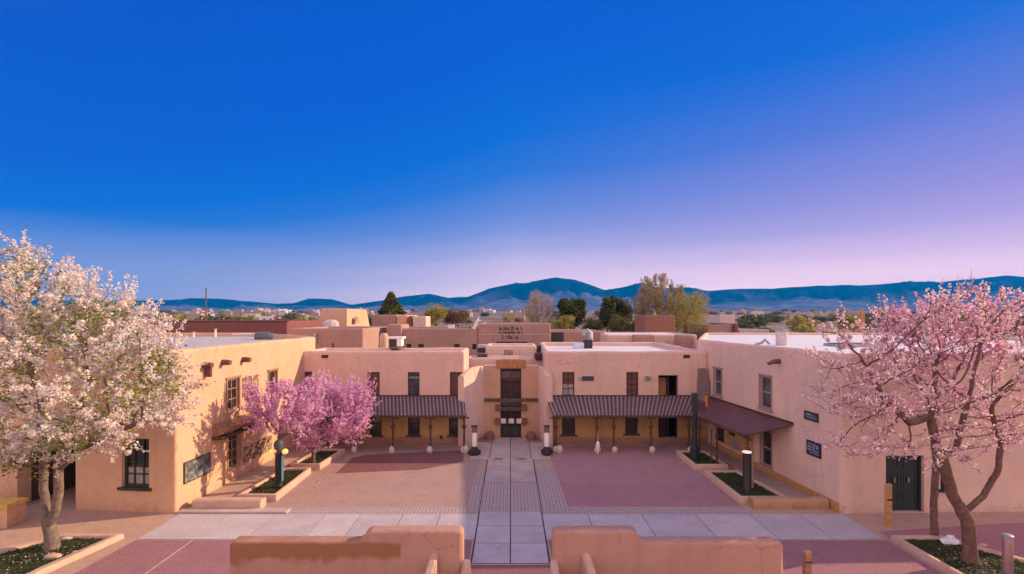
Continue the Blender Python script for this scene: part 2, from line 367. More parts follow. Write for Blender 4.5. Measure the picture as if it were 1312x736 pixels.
sheet('brick_paving', [(-1.45, 9.5), (1.45, 9.5), (1.45, 17.3), (-1.45, 17.3)], .004, PAVE_RED)
sheet('side_paving', [(16.6, 12), (30, 12), (30, 21.2), (20.3, 20.8), (14.5, 20.0), (14.5, 19.3), (16.3, 19.3)], .004, PAVE_MAUVE)
# slab walkway and central path: real slabs with open joints
def slabs(name, xs, ys, m, z=.02, gap=.025, base=True):
    mb = MB()
    for i in range(len(xs)-1):
        for j in range(len(ys)-1):
            mb.box((xs[i]+gap/2, ys[j]+gap/2, 0.001), (xs[i+1]-gap/2, ys[j+1]-gap/2, z), .008)
    o = mb.build(name, m); o['kind'] = 'structure'
    sheet('joint_bed', [(xs[0], ys[0]), (xs[-1], ys[0]), (xs[-1], ys[-1]), (xs[0], ys[-1])], .0075, JOINT)
slabs('walkway', [-14.2, -12.0, -10.1, -7.9, -6.4, -4.6, -3.0, -1.36], [19.25, 21.72], SLAB)
slabs('walkway', [1.36, 3.3, 5.6, 7.9, 10.2, 12.3, 14.2], [19.25, 21.72], SLAB)
slabs('path', [-1.34, 0, 1.34], [17.4, 18.95, 20.5, 22.0], SLAB, gap=.04)
slabs('path', [-1.34, 0, 1.34], [25.9, 28.0, 30.2], SLAB_W, gap=.04)
slabs('path', [-2.45, -1.25, 0, 1.25, 2.45], [30.25, 35.6], SLAB_W, gap=.04)
sheet('path_brick', [(-1.34, 22.0), (-.02, 22.0), (-.02, 25.88), (-1.34, 25.88)], .0085, PAVE_GRID)
sheet('path_brick', [(.02, 22.0), (1.34, 22.0), (1.34, 25.88), (.02, 25.88)], .0085, PAVE_GRID)
sheet('joint_bed', [(-.02, 22.0), (.02, 22.0), (.02, 25.88), (-.02, 25.88)], .0085, JOINT)
for x0 in (-1.38, 1.345): sheet('joint_bed', [(x0, 17.4), (x0+.035, 17.4), (x0+.035, 30.2), (x0, 30.2)], .0095, JOINT)
sheet('threshold', [(-2.4, 29.9), (2.4, 29.9), (2.4, 30.22), (-2.4, 30.22)], .024, SLAB_W)
for x0 in (-.95, .45): sheet('red_tile', [(x0, 29.95), (x0+.5, 29.95), (x0+.5, 30.18), (x0, 30.18)], .029, PAVE_DARK)
sheet('paving_joint', [(-12.05, 12), (-12.0, 12), (-12.0, 19.2), (-12.05, 19.2)], .009, STONE)

# ------------------------------------------------------------------ walls
def rounded(poly, inset, r, seg=4):
    n = len(poly); P2 = [Vector(p) for p in poly]; out = []
    def en(i): d = (P2[(i+1) % n]-P2[i]).normalized(); return Vector((-d.y, d.x))   # inward normal for ccw
    ins = []
    for i in range(n):
        n0, n1 = en(i-1), en(i); k = 1+n0.dot(n1); ins.append(P2[i]+(n0+n1)*inset/max(k, .2))
    for i in range(n):
        p = ins[i]; a = (ins[i-1]-p).normalized(); b = (ins[(i+1) % n]-p).normalized()
        s_, e_ = p+a*r, p+b*r
        for k in range(seg+1):
            q = k/seg; out.append(s_*(1-q)**2 + p*2*q*(1-q) + e_*q*q)
    return out
def building(name, label, poly, H, m, roof_m, holes=None, cat='building', r=.16, thick=.38, par=.32, z0=-.05, depth=.2, group=None, topz=None, seed=0):
    """adobe block on a ccw footprint; holes = {edge: [(s0,s1,z0,z1), ...]}"""
    c = sum((Vector(p) for p in poly), Vector((0, 0)))/len(poly)
    rt = root(name, (c.x, c.y, 0), label, cat, group); holes = holes or {}; rng = random.Random(seed)
    n = len(poly); seg = 4; mb = MB(); ring = rounded(poly, 0, r, seg); zt = H-.16
    for i in range(n):
        A, B = poly[i], poly[(i+1) % n]; F = Fr(A, B)
        # corner
        for k in range(seg):
            a, b = ring[i*(seg+1)+k], ring[i*(seg+1)+k+1]
            mb.quad((a.x, a.y, z0), (b.x, b.y, z0), (b.x, b.y, zt), (a.x, a.y, zt))
        hs = holes.get(i, [])
        ss = sorted({r, F.L-r} | {x for h in hs for x in h[:2]}); zs = sorted({z0, zt} | {x for h in hs for x in h[2:4]})
        for a0, a1 in zip(ss, ss[1:]):
            for b0, b1 in zip(zs, zs[1:]):
                ca, cb = (a0+a1)/2, (b0+b1)/2
                if any(h[0] < ca < h[1] and h[2] < cb < h[3] for h in hs): continue
                mb.quad(F.p(a0, b0), F.p(a1, b0), F.p(a1, b1), F.p(a0, b1))
        for h in hs:
            s0, s1, b0, b1 = h[:4]; d = -(h[4] if len(h) > 4 else depth)
            mb.quad(F.p(s0, b0), F.p(s0, b0, d), F.p(s0, b1, d), F.p(s0, b1))
            mb.quad(F.p(s1, b0, d), F.p(s1, b0), F.p(s1, b1), F.p(s1, b1, d))
            mb.quad(F.p(s0, b0), F.p(s1, b0), F.p(s1, b0, d), F.p(s0, b0, d))
            mb.quad(F.p(s0, b1, d), F.p(s1, b1, d), F.p(s1, b1), F.p(s0, b1))
    prof = [(0, zt), (.015, H-.09), (.05, H-.035), (.12, H-.004), (.2, H), (thick-.08, H-.01), (thick-.02, H-.05), (thick, H-par-.02)]
    loops = []
    for j, (d, z) in enumerate(prof):
        rr = rounded(poly, d, r, seg); loop = []; nr = len(rr)
        for k in range(nr):
            a, b = rr[k], rr[(k+1) % nr]; loop.append((a.x, a.y, z))
            if (k+1) % (seg+1) == 0:
                cnt = max(1, int((b-a).length/1.4)) if j else None
                loop.append(('S', a, b, z, k))
        loops.append(loop)
    # same number of subdivisions for every loop
    cnts = {}
    base = rounded(poly, 0, r, seg)
    for k in range(len(base)):
        if (k+1) % (seg+1) == 0: cnts[k] = max(1, int((base[(k+1) % len(base)]-base[k]).length/1.2))
    rnd = {}
    L2 = []
    for j, loop in enumerate(loops):
        out = []
        for q in loop:
            if q[0] == 'S':
                _, a, b, z, k = q
                for c_ in range(1, cnts[k]):
                    if (k, c_) not in rnd: rnd[(k, c_)] = (rng.uniform(-.022, .022), rng.uniform(-.02, .02))
                    w = a.lerp(b, c_/cnts[k]); dzr = rnd[(k, c_)][0] if 0 < j < 7 else 0
                    out.append((w.x, w.y, z+dzr))
            else: out.append(q)
        L2.append(out)
    vs = [p for l in L2 for p in l]; nl = len(L2[0]); fs = []
    for j in range(len(L2)-1):
        for k in range(nl):
            l = (k+1) % nl; fs.append((j*nl+k, j*nl+l, (j+1)*nl+l, (j+1)*nl+k))
    mb.add(vs, fs)
    mb.build('wall', m, rt, smooth=True, ang=30)
    rr = rounded(poly, thick-.03, r, seg)
    link_mesh('roof', [(p.x, p.y, H-par) for p in rr], [tuple(range(len(rr)))], roof_m, rt)
    return rt
def window(F, par, rc, fm, pm, cols=2, rows=2, depth=.2, fw=.06, mw=.035, sill=None, blind=None, name='window', proud=.0, sash=False):
    s0, s1, z0, z1 = rc[:4]; mb = MB(); d0, d1 = -depth+.01, -depth+.09
    for a in ((s0, s0+fw), (s1-fw, s1)): F.box(mb, a[0], a[1], z0, z1, d0, d1)
    for b in ((z0, z0+fw), (z1-fw, z1)): F.box(mb, s0+fw, s1-fw, b[0], b[1], d0, d1)
    for i in range(1, cols):
        x = s0+(s1-s0)*i/cols; F.box(mb, x-mw/2, x+mw/2, z0+fw, z1-fw, d0, d1-.02)
    for j in range(1, rows):
        z = z0+(z1-z0)*j/rows; F.box(mb, s0+fw, s1-fw, z-mw*.55, z+mw*.55, d0, d1-.025)
    if proud:   # casing standing proud of the wall
        for a in ((s0-proud, s0), (s1, s1+proud)): F.box(mb, a[0], a[1], z0-.02, z1+proud, -.02, .045)
        F.box(mb, s0-proud*1.6, s1+proud*1.6, z1, z1+proud*1.1, -.02, .07)
    w = mb.build(name, fm, par)
    p = MB(); p.quad(F.p(s0, z0, d0-.004), F.p(s1, z0, d0-.004), F.p(s1, z1, d0-.004), F.p(s0, z1, d0-.004)); p.build('pane', pm, w)
    if blind:
        b = MB(); za, zb, bm = blind; h = z1-z0
        b.quad(F.p(s0+fw, z0+h*za, d0+.006), F.p(s1-fw, z0+h*za, d0+.006), F.p(s1-fw, z0+h*zb, d0+.006), F.p(s0+fw, z0+h*zb, d0+.006)); b.build('blind', bm, w)
    if sill:
        b = MB(); F.box(b, s0-.13, s1+.13, z0-.11, z0+.002, -depth+.1, .11); b.build('sill', sill, w)
    return w
def room(F, par, rc, depth=1.2, m=None, name='recess', d0=-.2):
    s0, s1, z0, z1 = rc[:4]; mb = MB(); d = -depth
    mb.quad(F.p(s0, z0, d), F.p(s1, z0, d), F.p(s1, z1, d), F.p(s0, z1, d))
    mb.quad(F.p(s0, z0, d0), F.p(s0, z0, d), F.p(s0, z1, d), F.p(s0, z1, d0)); mb.quad(F.p(s1, z0, d), F.p(s1, z0, d0), F.p(s1, z1, d0), F.p(s1, z1, d))
    mb.quad(F.p(s0, z1, d), F.p(s1, z1, d), F.p(s1, z1, d0), F.p(s0, z1, d0)); mb.quad(F.p(s0, z0, d0), F.p(s1, z0, d0), F.p(s1, z0, d), F.p(s0, z0, d))
    return mb.build(name, m or DARK, par)
def glyphs(F, s0, s1, z0, z1, lines, rng, d=.012, th=.12):
    """rows of illegible letter strokes"""
    mb = MB(); n = len(lines); lh = (z1-z0)/n
    for i, (a, b, hh) in enumerate(lines):
        zc = z1-lh*(i+.5); h = lh*hh; w = h*.62; x = s0+(s1-s0)*a; xe = s0+(s1-s0)*b
        while x+w < xe:
            t = h*th*1.3; hi = zc+h/2*rng.choice([1, .6, .6]); lo = zc-h/2
            k = rng.randrange(5)
            if k in (0, 1, 3): F.box(mb, x, x+t, lo, hi, d-.004, d)
            if k in (0, 2, 3): F.box(mb, x+w-t, x+w, lo, hi if k != 3 else zc, d-.004, d)
            if k in (0, 2, 4): F.box(mb, x+t, x+w-t, hi-t, hi, d-.005, d-.001)
            if k in (1, 2, 3, 4): F.box(mb, x+t, x+w-t, lo, lo+t, d-.005, d-.001)
            if k in (3, 4): F.box(mb, x+t, x+w-t, zc-t/2-.01, zc+t/2-.01, d-.005, d-.001)
            x += w*1.35
            if rng.random() < .12: x += w*.8
    return mb
def text(F, txt, s, z, size, m, par, d=.02, name='lettering'):
    cu = bpy.data.curves.new('t', 'FONT'); cu.body = txt; cu.size = size; cu.extrude = .01; cu.offset = .006
    o = bpy.data.objects.new('t', cu); COL.objects.link(o)
    me = bpy.data.meshes.new_from_object(o.evaluated_get(bpy.context.evaluated_depsgraph_get()))
    vs = [F.p(s+v_.co.x, z+v_.co.y, d+v_.co.z) for v_ in me.vertices]; fs = [tuple(p.vertices) for p in me.polygons]
    bpy.data.objects.remove(o); bpy.data.meshes.remove(me)
    return link_mesh(name, vs, fs, m, par)

# ---- left wing
LF = (-24.5, 22.9), (-14.4, 21.8); LB = (-13.59, 35.4)
left_poly = [(-34, 23.9), (-24.5, 22.9), (-14.4, 21.8), LB, (-21.5, 44), (-34, 44)]
Fl0 = Fr(left_poly[0], left_poly[1]); Fl1 = Fr(left_poly[1], left_poly[2]); Fl2 = Fr(left_poly[2], left_poly[3])
rW = Fl1.rect(156, 191, 562, 625); s_op = (Fl1.s_at(22), Fl1.s_at(97)); rOp = (max(.3, s_op[0]), s_op[1], -.05, 2.75, .6)
lu1 = Fl2.rect(291, 306, 485, 525); ll1 = Fl2.rect(292, 307, 553, 600); lu2 = Fl2.rect(344, 354.5, 475, 505)
bl = building('adobe_building', 'sunlit tan adobe wing on the left with beam ends and tall windows', left_poly, 7.05, A_TAN, GREY_ROOF,
              {1: [rW+(.25,), rOp], 2: [lu1+(.16,), ll1+(.16,), lu2+(.16,)]}, seed=1)
window(Fl1, bl, rW, FRAME_D, PANE, 3, 4, .25, .10, .045, sill=FRAME_D, blind=(.02, .38, CURTAIN))
for rc, c_, r_ in ((lu1, 2, 3), (ll1, 2, 4), (lu2, 1, 2)): window(Fl2, bl, rc, FRAME_T, PANE, c_, r_, .16, .09, .04, proud=.09, sill=KERB)
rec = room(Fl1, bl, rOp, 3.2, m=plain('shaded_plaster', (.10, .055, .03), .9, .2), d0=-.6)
mb = MB(); Fl1.box(mb, rOp[0]+.35, rOp[0]+2.3, 0, 2.3, -3.19, -3.1); mb.build('door', DARK, bl)
rng = random.Random(4)
for px, py in ((261, 468), (285, 464.5), (311, 461)):
    s = Fl2.s_at(px); z = Fl2.z_at(s, py); mb = MB(); q = Fl2.p(s, z, -.1)
    mb.tube([q, Fl2.p(s, z, .2), Fl2.p(s, z-.01, .42)], [.14, .14, .12], 10); mb.build('beam_end', BEAM, bl, smooth=True)
s = Fl2.s_at(263); mb = MB(); z = Fl2.z_at(s, 468); Fl2.box(mb, s-.07, s+.07, z-.55, z-.1, .02, .3); mb.build('spout', BEAM, bl)
# rubble stone panel between the upper windows
m_, t_, b_ = new_mat('rubble_stone'); vo = N(t_, 'ShaderNodeTexVoronoi'); vo.inputs['Scale'].default_value = 5.5
t_.links.new(N(t_, 'ShaderNodeTexCoord').outputs['Object'], vo.inputs['Vector'])
rr_ = ramp(t_, [(0, (.55, .40, .28, 1)), (.5, (.42, .28, .19, 1)), (1, (.62, .50, .36, 1))]); t_.links.new(vo.outputs['Color'], rr_.inputs[0])
dr = ramp(t_, [(.25, (1, 1, 1, 1)), (.6, (.35, .3, .25, 1))]); t_.links.new(vo.outputs['Distance'], dr.inputs[0])
t_.links.new(mixc(t_, 1.0, rr_.outputs[0], dr.outputs[0], 'MULTIPLY'), b_.inputs['Base Color']); b_.inputs['Roughness'].default_value = .95
bp_ = N(t_, 'ShaderNodeBump'); bp_.invert = True; bp_.inputs['Distance'].default_value = .05; t_.links.new(vo.outputs['Distance'], bp_.inputs['Height']); t_.links.new(bp_.outputs[0], b_.inputs['Normal'])
RUBBLE = m_
a0, a1 = Fl2.s_at(310), Fl2.s_at(331); mb = MB(); Fl2.box(mb, a0, a1, 4.2, Fl2.z_at((a0+a1)/2, 482), -.01, .02); mb.build('stone_panel', RUBBLE, bl)
a0, a1 = Fl2.s_at(311), Fl2.s_at(348); mb = MB(); Fl2.box(mb, a0, a1, .7, 1.55, -.01, .02); mb.build('stone_panel', RUBBLE, bl)
# projecting stone ledge over the lower window
a0, a1 = Fl2.s_at(272), Fl2.s_at(323); mb = MB(); za = Fl2.z_at((a0+a1)/2, 541)
n = 14
for i in range(n):
    x0 = a0+(a1-a0)*i/n; x1 = a0+(a1-a0)*(i+1)/n
    lo = [Fl2.p(x0, za-.22-rng.uniform(0, .14), .45), Fl2.p(x1, za-.22-rng.uniform(0, .1), .45), Fl2.p(x1, za-.45, 0), Fl2.p(x0, za-.45, 0)]
    dd = rng.uniform(.5, .75)
    hi = [Fl2.p(x0, za-.05+rng.uniform(-.06, .06), dd), Fl2.p(x1, za-.05+rng.uniform(-.06, .06), dd), Fl2.p(x1, za+.22, 0), Fl2.p(x0, za+.22, 0)]
    mb.hexa(lo, hi)
mb.build('ledge', plain('rough_ledge_stone', (.33, .18, .11), .95, .45, 9, 1.0, 18), bl)
mb = MB(); Fl2.box(mb, a0-.05, a1+.05, za-.5, za-.36, 0, .5); mb.build('ledge_beam', WOOD, bl)
# plaque of dark tiles
rc = Fl2.rect(235.5, 268, 587, 612)
def plaque(F, rc, label, seed, lines, name='wall_plaque', cat='plaque', bm=None, lm=None, slope=0):
    s0, s1, z0, z1 = rc; c = F.p((s0+s1)/2, z0, 0); r_ = root(name, c, label, cat)
    mb = MB(); F.box(mb, s0, s1, z0, z1, .004, .04); mb.build('board', bm or NAVY, r_)
    mb = MB(); t = .03
    for a in ((s0-t, s0), (s1, s1+t)): F.box(mb, a[0], a[1], z0-t, z1+t, .002, .055)
    for b in ((z0-t, z0), (z1, z1+t)): F.box(mb, s0, s1, b[0], b[1], .002, .055)
    mb.build('rim', BLACK, r_)
    if lines: glyphs(F, s0+.05, s1-.05, z0+.05, z1-.05, lines, random.Random(seed), d=.048).build('lettering', lm or LETTER, r_)
    return r_
m_, t_, b_ = new_mat('relief_tiles'); n_ = noise(t_, 4.5, 5, .7); rr_ = ramp(t_, [(.35, (.035, .045, .05, 1)), (.52, (.10, .11, .12, 1)), (.60, (.33, .30, .27, 1)), (.68, (.07, .08, .09, 1))])
t_.links.new(n_.outputs[0], rr_.inputs[0]); t_.links.new(rr_.outputs[0], b_.inputs['Base Color']); b_.inputs['Roughness'].default_value = .5; RELIEF = m_
plaque(Fl2, rc, 'dark mottled grey picture panel low on the sunlit left wall', 3, None, 'wall_panel', 'wall panel', RELIEF)

# ---- main facade, left and right of the entrance
FD = 33.5
fl_poly = [(-13.75, FD), (-3.04, FD), (-3.04, 37.2), (-13.75, 37.2)]
fr_poly = [(2.27, FD), (13.02, FD), (13.02, 45), (2.6, 45)]
Ffl = Fr(*fl_poly[:2]); Ffr = Fr(*fr_poly[:2])
UP = (477, 509)
hl = [Ffl.rect(388.5, 400, 476.5, 500), Ffl.rect(470.5, 486.5, *UP), Ffl.rect(522.5, 537.5, *UP), Ffl.rect(576.5, 592.5, *UP)]
lw = [Ffl.rect(473, 489, 529, 558), Ffl.rect(522.5, 538, 529, 558), Ffl.rect(575, 592, 529, 558)]
bfl = building('adobe_building', 'rose adobe facade block on the left of the central entrance', fl_poly, 6.18, A_PINK, WHITE_ROOF, {0: hl+lw}, seed=2)
for i, rc in enumerate(hl):
    window(Ffl, bfl, rc, FRAME_B, [BLIND, BLIND, PANE_B, BLIND][i], 1, [1, 1, 8, 1][i], .2, .05, .03, blind=(.72, .80, CURTAIN) if i == 2 else None)
for i, rc in enumerate(lw): window(Ffl, bfl, rc, FRAME_B, PANE, 1, 2 if i < 2 else 3, .2, .09, .05, sill=WOOD)
hr = [Ffr.rect(720.5, 736, *UP), Ffr.rect(802.5, 818, *UP), Ffr.rect(843.5, 869, 481, 509)+(.5,)]
lwr = [Ffr.rect(720, 737, 529, 557), Ffr.rect(801, 817.5, 529, 556), Ffr.rect(843.5, 869, 524, 562)+(.5,)]
bfr = building('adobe_building', 'rose adobe facade block on the right of the central entrance, white roof', fr_poly, 6.18, A_PINK, WHITE_ROOF, {0: hr+lwr}, seed=3)
window(Ffr, bfr, hr[0], FRAME_B, BLIND, 2, 3, .2, .06, .03, blind=(.08, .5, CURTAIN)); window(Ffr, bfr, hr[1], FRAME_B, BLIND, 2, 4, .2, .06, .03)
for rc in lwr[:2]: window(Ffr, bfr, rc, FRAME_B, PANE, 1, 2, .2, .10, .05, sill=WOOD)
AMBER = plain('amber_lit_plaster', (.45, .22, .08), .9, .15)  # amber light inside the upper opening, put into the colour
for i, rc in enumerate((hr[2], lwr[2])):
    room(Ffr, bfr, rc, 1.6, d0=-.5); s0, s1, z0, z1 = rc[:4]; mid = s0+(s1-s0)*.58
    mb = MB(); Ffr.box(mb, s0+.15, mid, z0, z1-.25, -.9, -.8); mb.build('inner_wall', AMBER if i == 0 else FRAME_B, bfr)
    mb = MB(); Ffr.box(mb, mid, mid+.08, z0, z1, -.62, -.5)
    Ffr.box(mb, s0, s0+.07, z0, z1, -.3, -.2); Ffr.box(mb, s1-.07, s1, z0, z1, -.3, -.2); Ffr.box(mb, s0+.07, s1-.07, z1-.07, z1, -.3, -.2); mb.build('door_frame', FRAME_B, bfr)
# dado paint, and ochre bands holding the warm light under the porches
def dado_warmlit_band(F, par, s0, s1, z0, z1, holes, m, name, d=.008, th=.02):
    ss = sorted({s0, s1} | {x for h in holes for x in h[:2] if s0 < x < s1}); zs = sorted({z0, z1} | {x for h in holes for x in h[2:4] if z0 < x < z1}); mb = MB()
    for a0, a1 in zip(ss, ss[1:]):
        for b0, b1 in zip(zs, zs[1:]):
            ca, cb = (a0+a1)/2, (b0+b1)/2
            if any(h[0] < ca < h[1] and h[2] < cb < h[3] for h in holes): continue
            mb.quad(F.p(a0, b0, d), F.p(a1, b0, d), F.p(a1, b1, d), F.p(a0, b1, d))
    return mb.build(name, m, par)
dado_warmlit_band(Ffl, bfl, .02, Ffl.L-.05, .5, 3.1, lw, A_OCHRE_LIT, 'warm_lit_band'); dado_warmlit_band(Ffl, bfl, .02, Ffl.L-.05, 0, .5, [], A_DADO, 'dado', d=.03)
dado_warmlit_band(Ffr, bfr, .05, Ffr.L-.02, .5, 3.1, lwr, A_OCHRE_LIT, 'warm_lit_band'); dado_warmlit_band(Ffr, bfr, .05, Ffr.L-.02, 0, .5, lwr, A_DADO, 'dado', d=.03)
def small_box(F, par, rc, m, name, d=.08, slats=0, sm=None):
    mb = MB(); F.box(mb, *rc, .002, d); o = mb.build(name, m, par)
    if slats:
        mb = MB(); h = (rc[3]-rc[2])/slats
        for i in range(slats): F.box(mb, rc[0]+.03, rc[1]-.03, rc[2]+h*(i+.25), rc[2]+h*(i+.6), d, d+.012)
        mb.build('slat', sm or FRAME_B, o)
    return o
small_box(Ffl, bfl, Ffl.rect(412, 420.5, 455, 459), FRAME_B, 'vent', .03, 3, BLACK)
small_box(Ffr, bfr, Ffr.rect(875.5, 884, 455, 459), FRAME_B, 'vent', .03, 3, BLACK)
small_box(Ffl, bfl, Ffl.rect(564, 567, 558, 562), BLACK, 'outlet_box', .1)
small_box(Ffr, bfr, Ffr.rect(826, 832, 482, 487), GREYM, 'floodlight', .22, 2, BLACK)
small_box(Ffr, bfr, Ffr.rect(741.5, 745, 483, 487.5), GREYM, 'junction_box', .1)
r_ = plaque(Ffr, Ffr.rect(746.5, 760, 483, 487.3), 'small dark strip sign on the upper wall between two windows', 5, [(0, 1, .7)], 'wall_sign', 'sign', lm=plain('dim_letter', (.16, .13, .12)))
# stepped grey chimney against the corner
rc = Ffr.rect(893, 905, 486, 508); mb = MB(); Ffr.box(mb, rc[0], Ffr.L-.05, 3.0, rc[3], 0, .45)
Ffr.box(mb, rc[0]+.05, rc[1]-.15, rc[3], rc[3]+.72, .02, .35); mb.build('chimney', plain('grey_plaster', (.24, .17, .17), .9, .12), bfr)

# ---- right wing
right_poly = [(14.2, 21.8), (34, 22.4), (40, 48.5), (18.5, 48.5), (12.87, 35.0)]
Fr0 = Fr(right_poly[0], right_poly[1]); Fr4 = Fr(right_poly[4], right_poly[0])
ru1 = Fr4.rect(974, 988.5, 482, 524); ru2 = Fr4.rect(915, 925, 472, 507); rl1 = Fr4.rect(975, 989, 552, 597); rl2 = Fr4.rect(916, 928, 539, 565); rl3 = Fr4.rect(898, 905, 532, 557)
dgr = Fr0.rect(1135, 1184, 584, 655.5); dgr = (dgr[0], dgr[1], .02, dgr[3]); wsm = Fr0.rect(1205, 1216, 598, 627)
br_ = building('adobe_building', 'long rose adobe wing on the right with beam spout and green double door', right_poly, 6.9, A_RIGHT, WHITE_ROOF,
               {0: [dgr+(.3,), wsm+(.2,)], 4: [ru1+(.14,), ru2+(.14,), rl1+(.14,), rl2+(.14,), rl3+(.14,)]}, seed=4, par=.2)
for rc in (ru1, ru2): window(Fr4, br_, rc, FRAME_R, PANE_B, 1, 2, .14, .09, .07, proud=.07, sill=FRAME_R)
window(Fr4, br_, rl1, FRAME_R, PANE, 1, 2, .14, .08, .06, proud=.07, sill=FRAME_R)
for rc in (rl2, rl3): window(Fr4, br_, rc, FRAME_B, PANE, 1, 2, .14, .06, .05)
window(Fr0, br_, wsm, FRAME_D, PANE, 2, 3, .2, .06, .03, sill=DGREEN)
s0, s1, z0, z1 = dgr[:4]; mb = MB(); F = Fr0
for a in ((s0, s0+.09), (s1-.09, s1)): F.box(mb, a[0], a[1], z0, z1, -.3, -.15)
F.box(mb, s0+.09, s1-.09, z1-.1, z1, -.3, -.15); dfm = mb.build('door_frame', DGREEN, br_)
mid = (s0+s1)/2
for a, b in ((s0+.09, mid-.01), (mid+.01, s1-.09)):
    mb = MB(); F.box(mb, a, b, z0+.01, z1-.1, -.29, -.22)
    for k in range(3):
        za, zb = z0+.15+k*.82, z0+.85+k*.82; t = .05
        for u0, u1, w0, w1 in ((a+.1, b-.1, za, za+t), (a+.1, b-.1, zb-t, zb), (a+.1, a+.1+t, za+t, zb-t), (b-.1-t, b-.1, za+t, zb-t)): F.box(mb, u0, u1, w0, w1, -.22, -.2)
    dl = mb.build('door', DGREEN, br_)
    hx = a+.42 if a < mid-.3 and b < mid+.01 else a+.28
    mb = MB(); q = F.p(hx, z0+1.25, -.17); mb.tube([q, F.p(hx, z0+1.45, -.15)], .045, 8); mb.build('handle', plain('brass', (.55, .28, .08), .4, .1, metal=.6), dl)
glyphs(Fr0, s0+.25, s1-.4, .34, .46, [(0, 1, .8)], random.Random(9), d=-.195).build('door_lettering', plain('dim_green', (.06, .09, .08)), br_)
s = Fr4.s_at(999); z = Fr4.z_at(s, 463.5); mb = MB(); mb.tube([Fr4.p(s, z+.02, -.1), Fr4.p(s, z, .3), Fr4.p(s, z-.1, .62)], [.13, .12, .09], 8); mb.build('spout', BEAM, br_, smooth=True)
dado_warmlit_band(Fr4, br_, Fr4.s_at(918), Fr4.s_at(966), .55, 3.1, [rl2, rl3], A_OCHRE_LIT, 'warm_lit_band', d=.01)  # ochre carries the warm light under this porch too
for (a, b, z0_, z1_) in ((Fr4.s_at(918), Fr4.L-.1, -.02, .42),):
    mb = MB(); Fr4.box(mb, a, b, z0_, z1_, 0, .07); mb.build('dado', A_ORANGE, br_)
small_box(Fr4, br_, Fr4.rect(937, 948, 565, 575), FRAME_R, 'notice_board', .06, 4, GREYM)
small_box(Fr4, br_, Fr4.rect(936, 942, 552, 558), FRAME_B, 'meter_box', .12)
plaque(Fr4, Fr4.rect(1032, 1048.5, 529, 538.5), 'upper navy plaque with three pale lines on the right wing wall', 11, [(0, .75, .7), (0, 1, .35), (.1, 1, .5)])
plaque(Fr4, Fr4.rect(1035, 1052, 567, 584), 'lower square navy plaque with blue emblem on the right wing wall', 12, [(0, 1, .45), (0, .45, .75), (0, .45, .6), (.2, 1, .35)])
rc = Fr4.rect(1035, 1052, 567, 584); s0, s1, z0, z1 = rc; mb = MB(); w = s1-s0; h = z1-z0
Fr4.box(mb, s0+w*.5, s0+w*.58, z0+h*.3, z0+h*.85, .041, .05); Fr4.box(mb, s0+w*.58, s0+w*.85, z0+h*.3, z0+h*.38, .041, .05); Fr4.box(mb, s0+w*.68, s0+w*.86, z0+h*.55, z0+h*.75, .041, .05)
mb.build('emblem', plain('blue_emblem', (.22, .32, .60)), [o for o in COL.objects if o.get('label', '').startswith('lower square')][0])

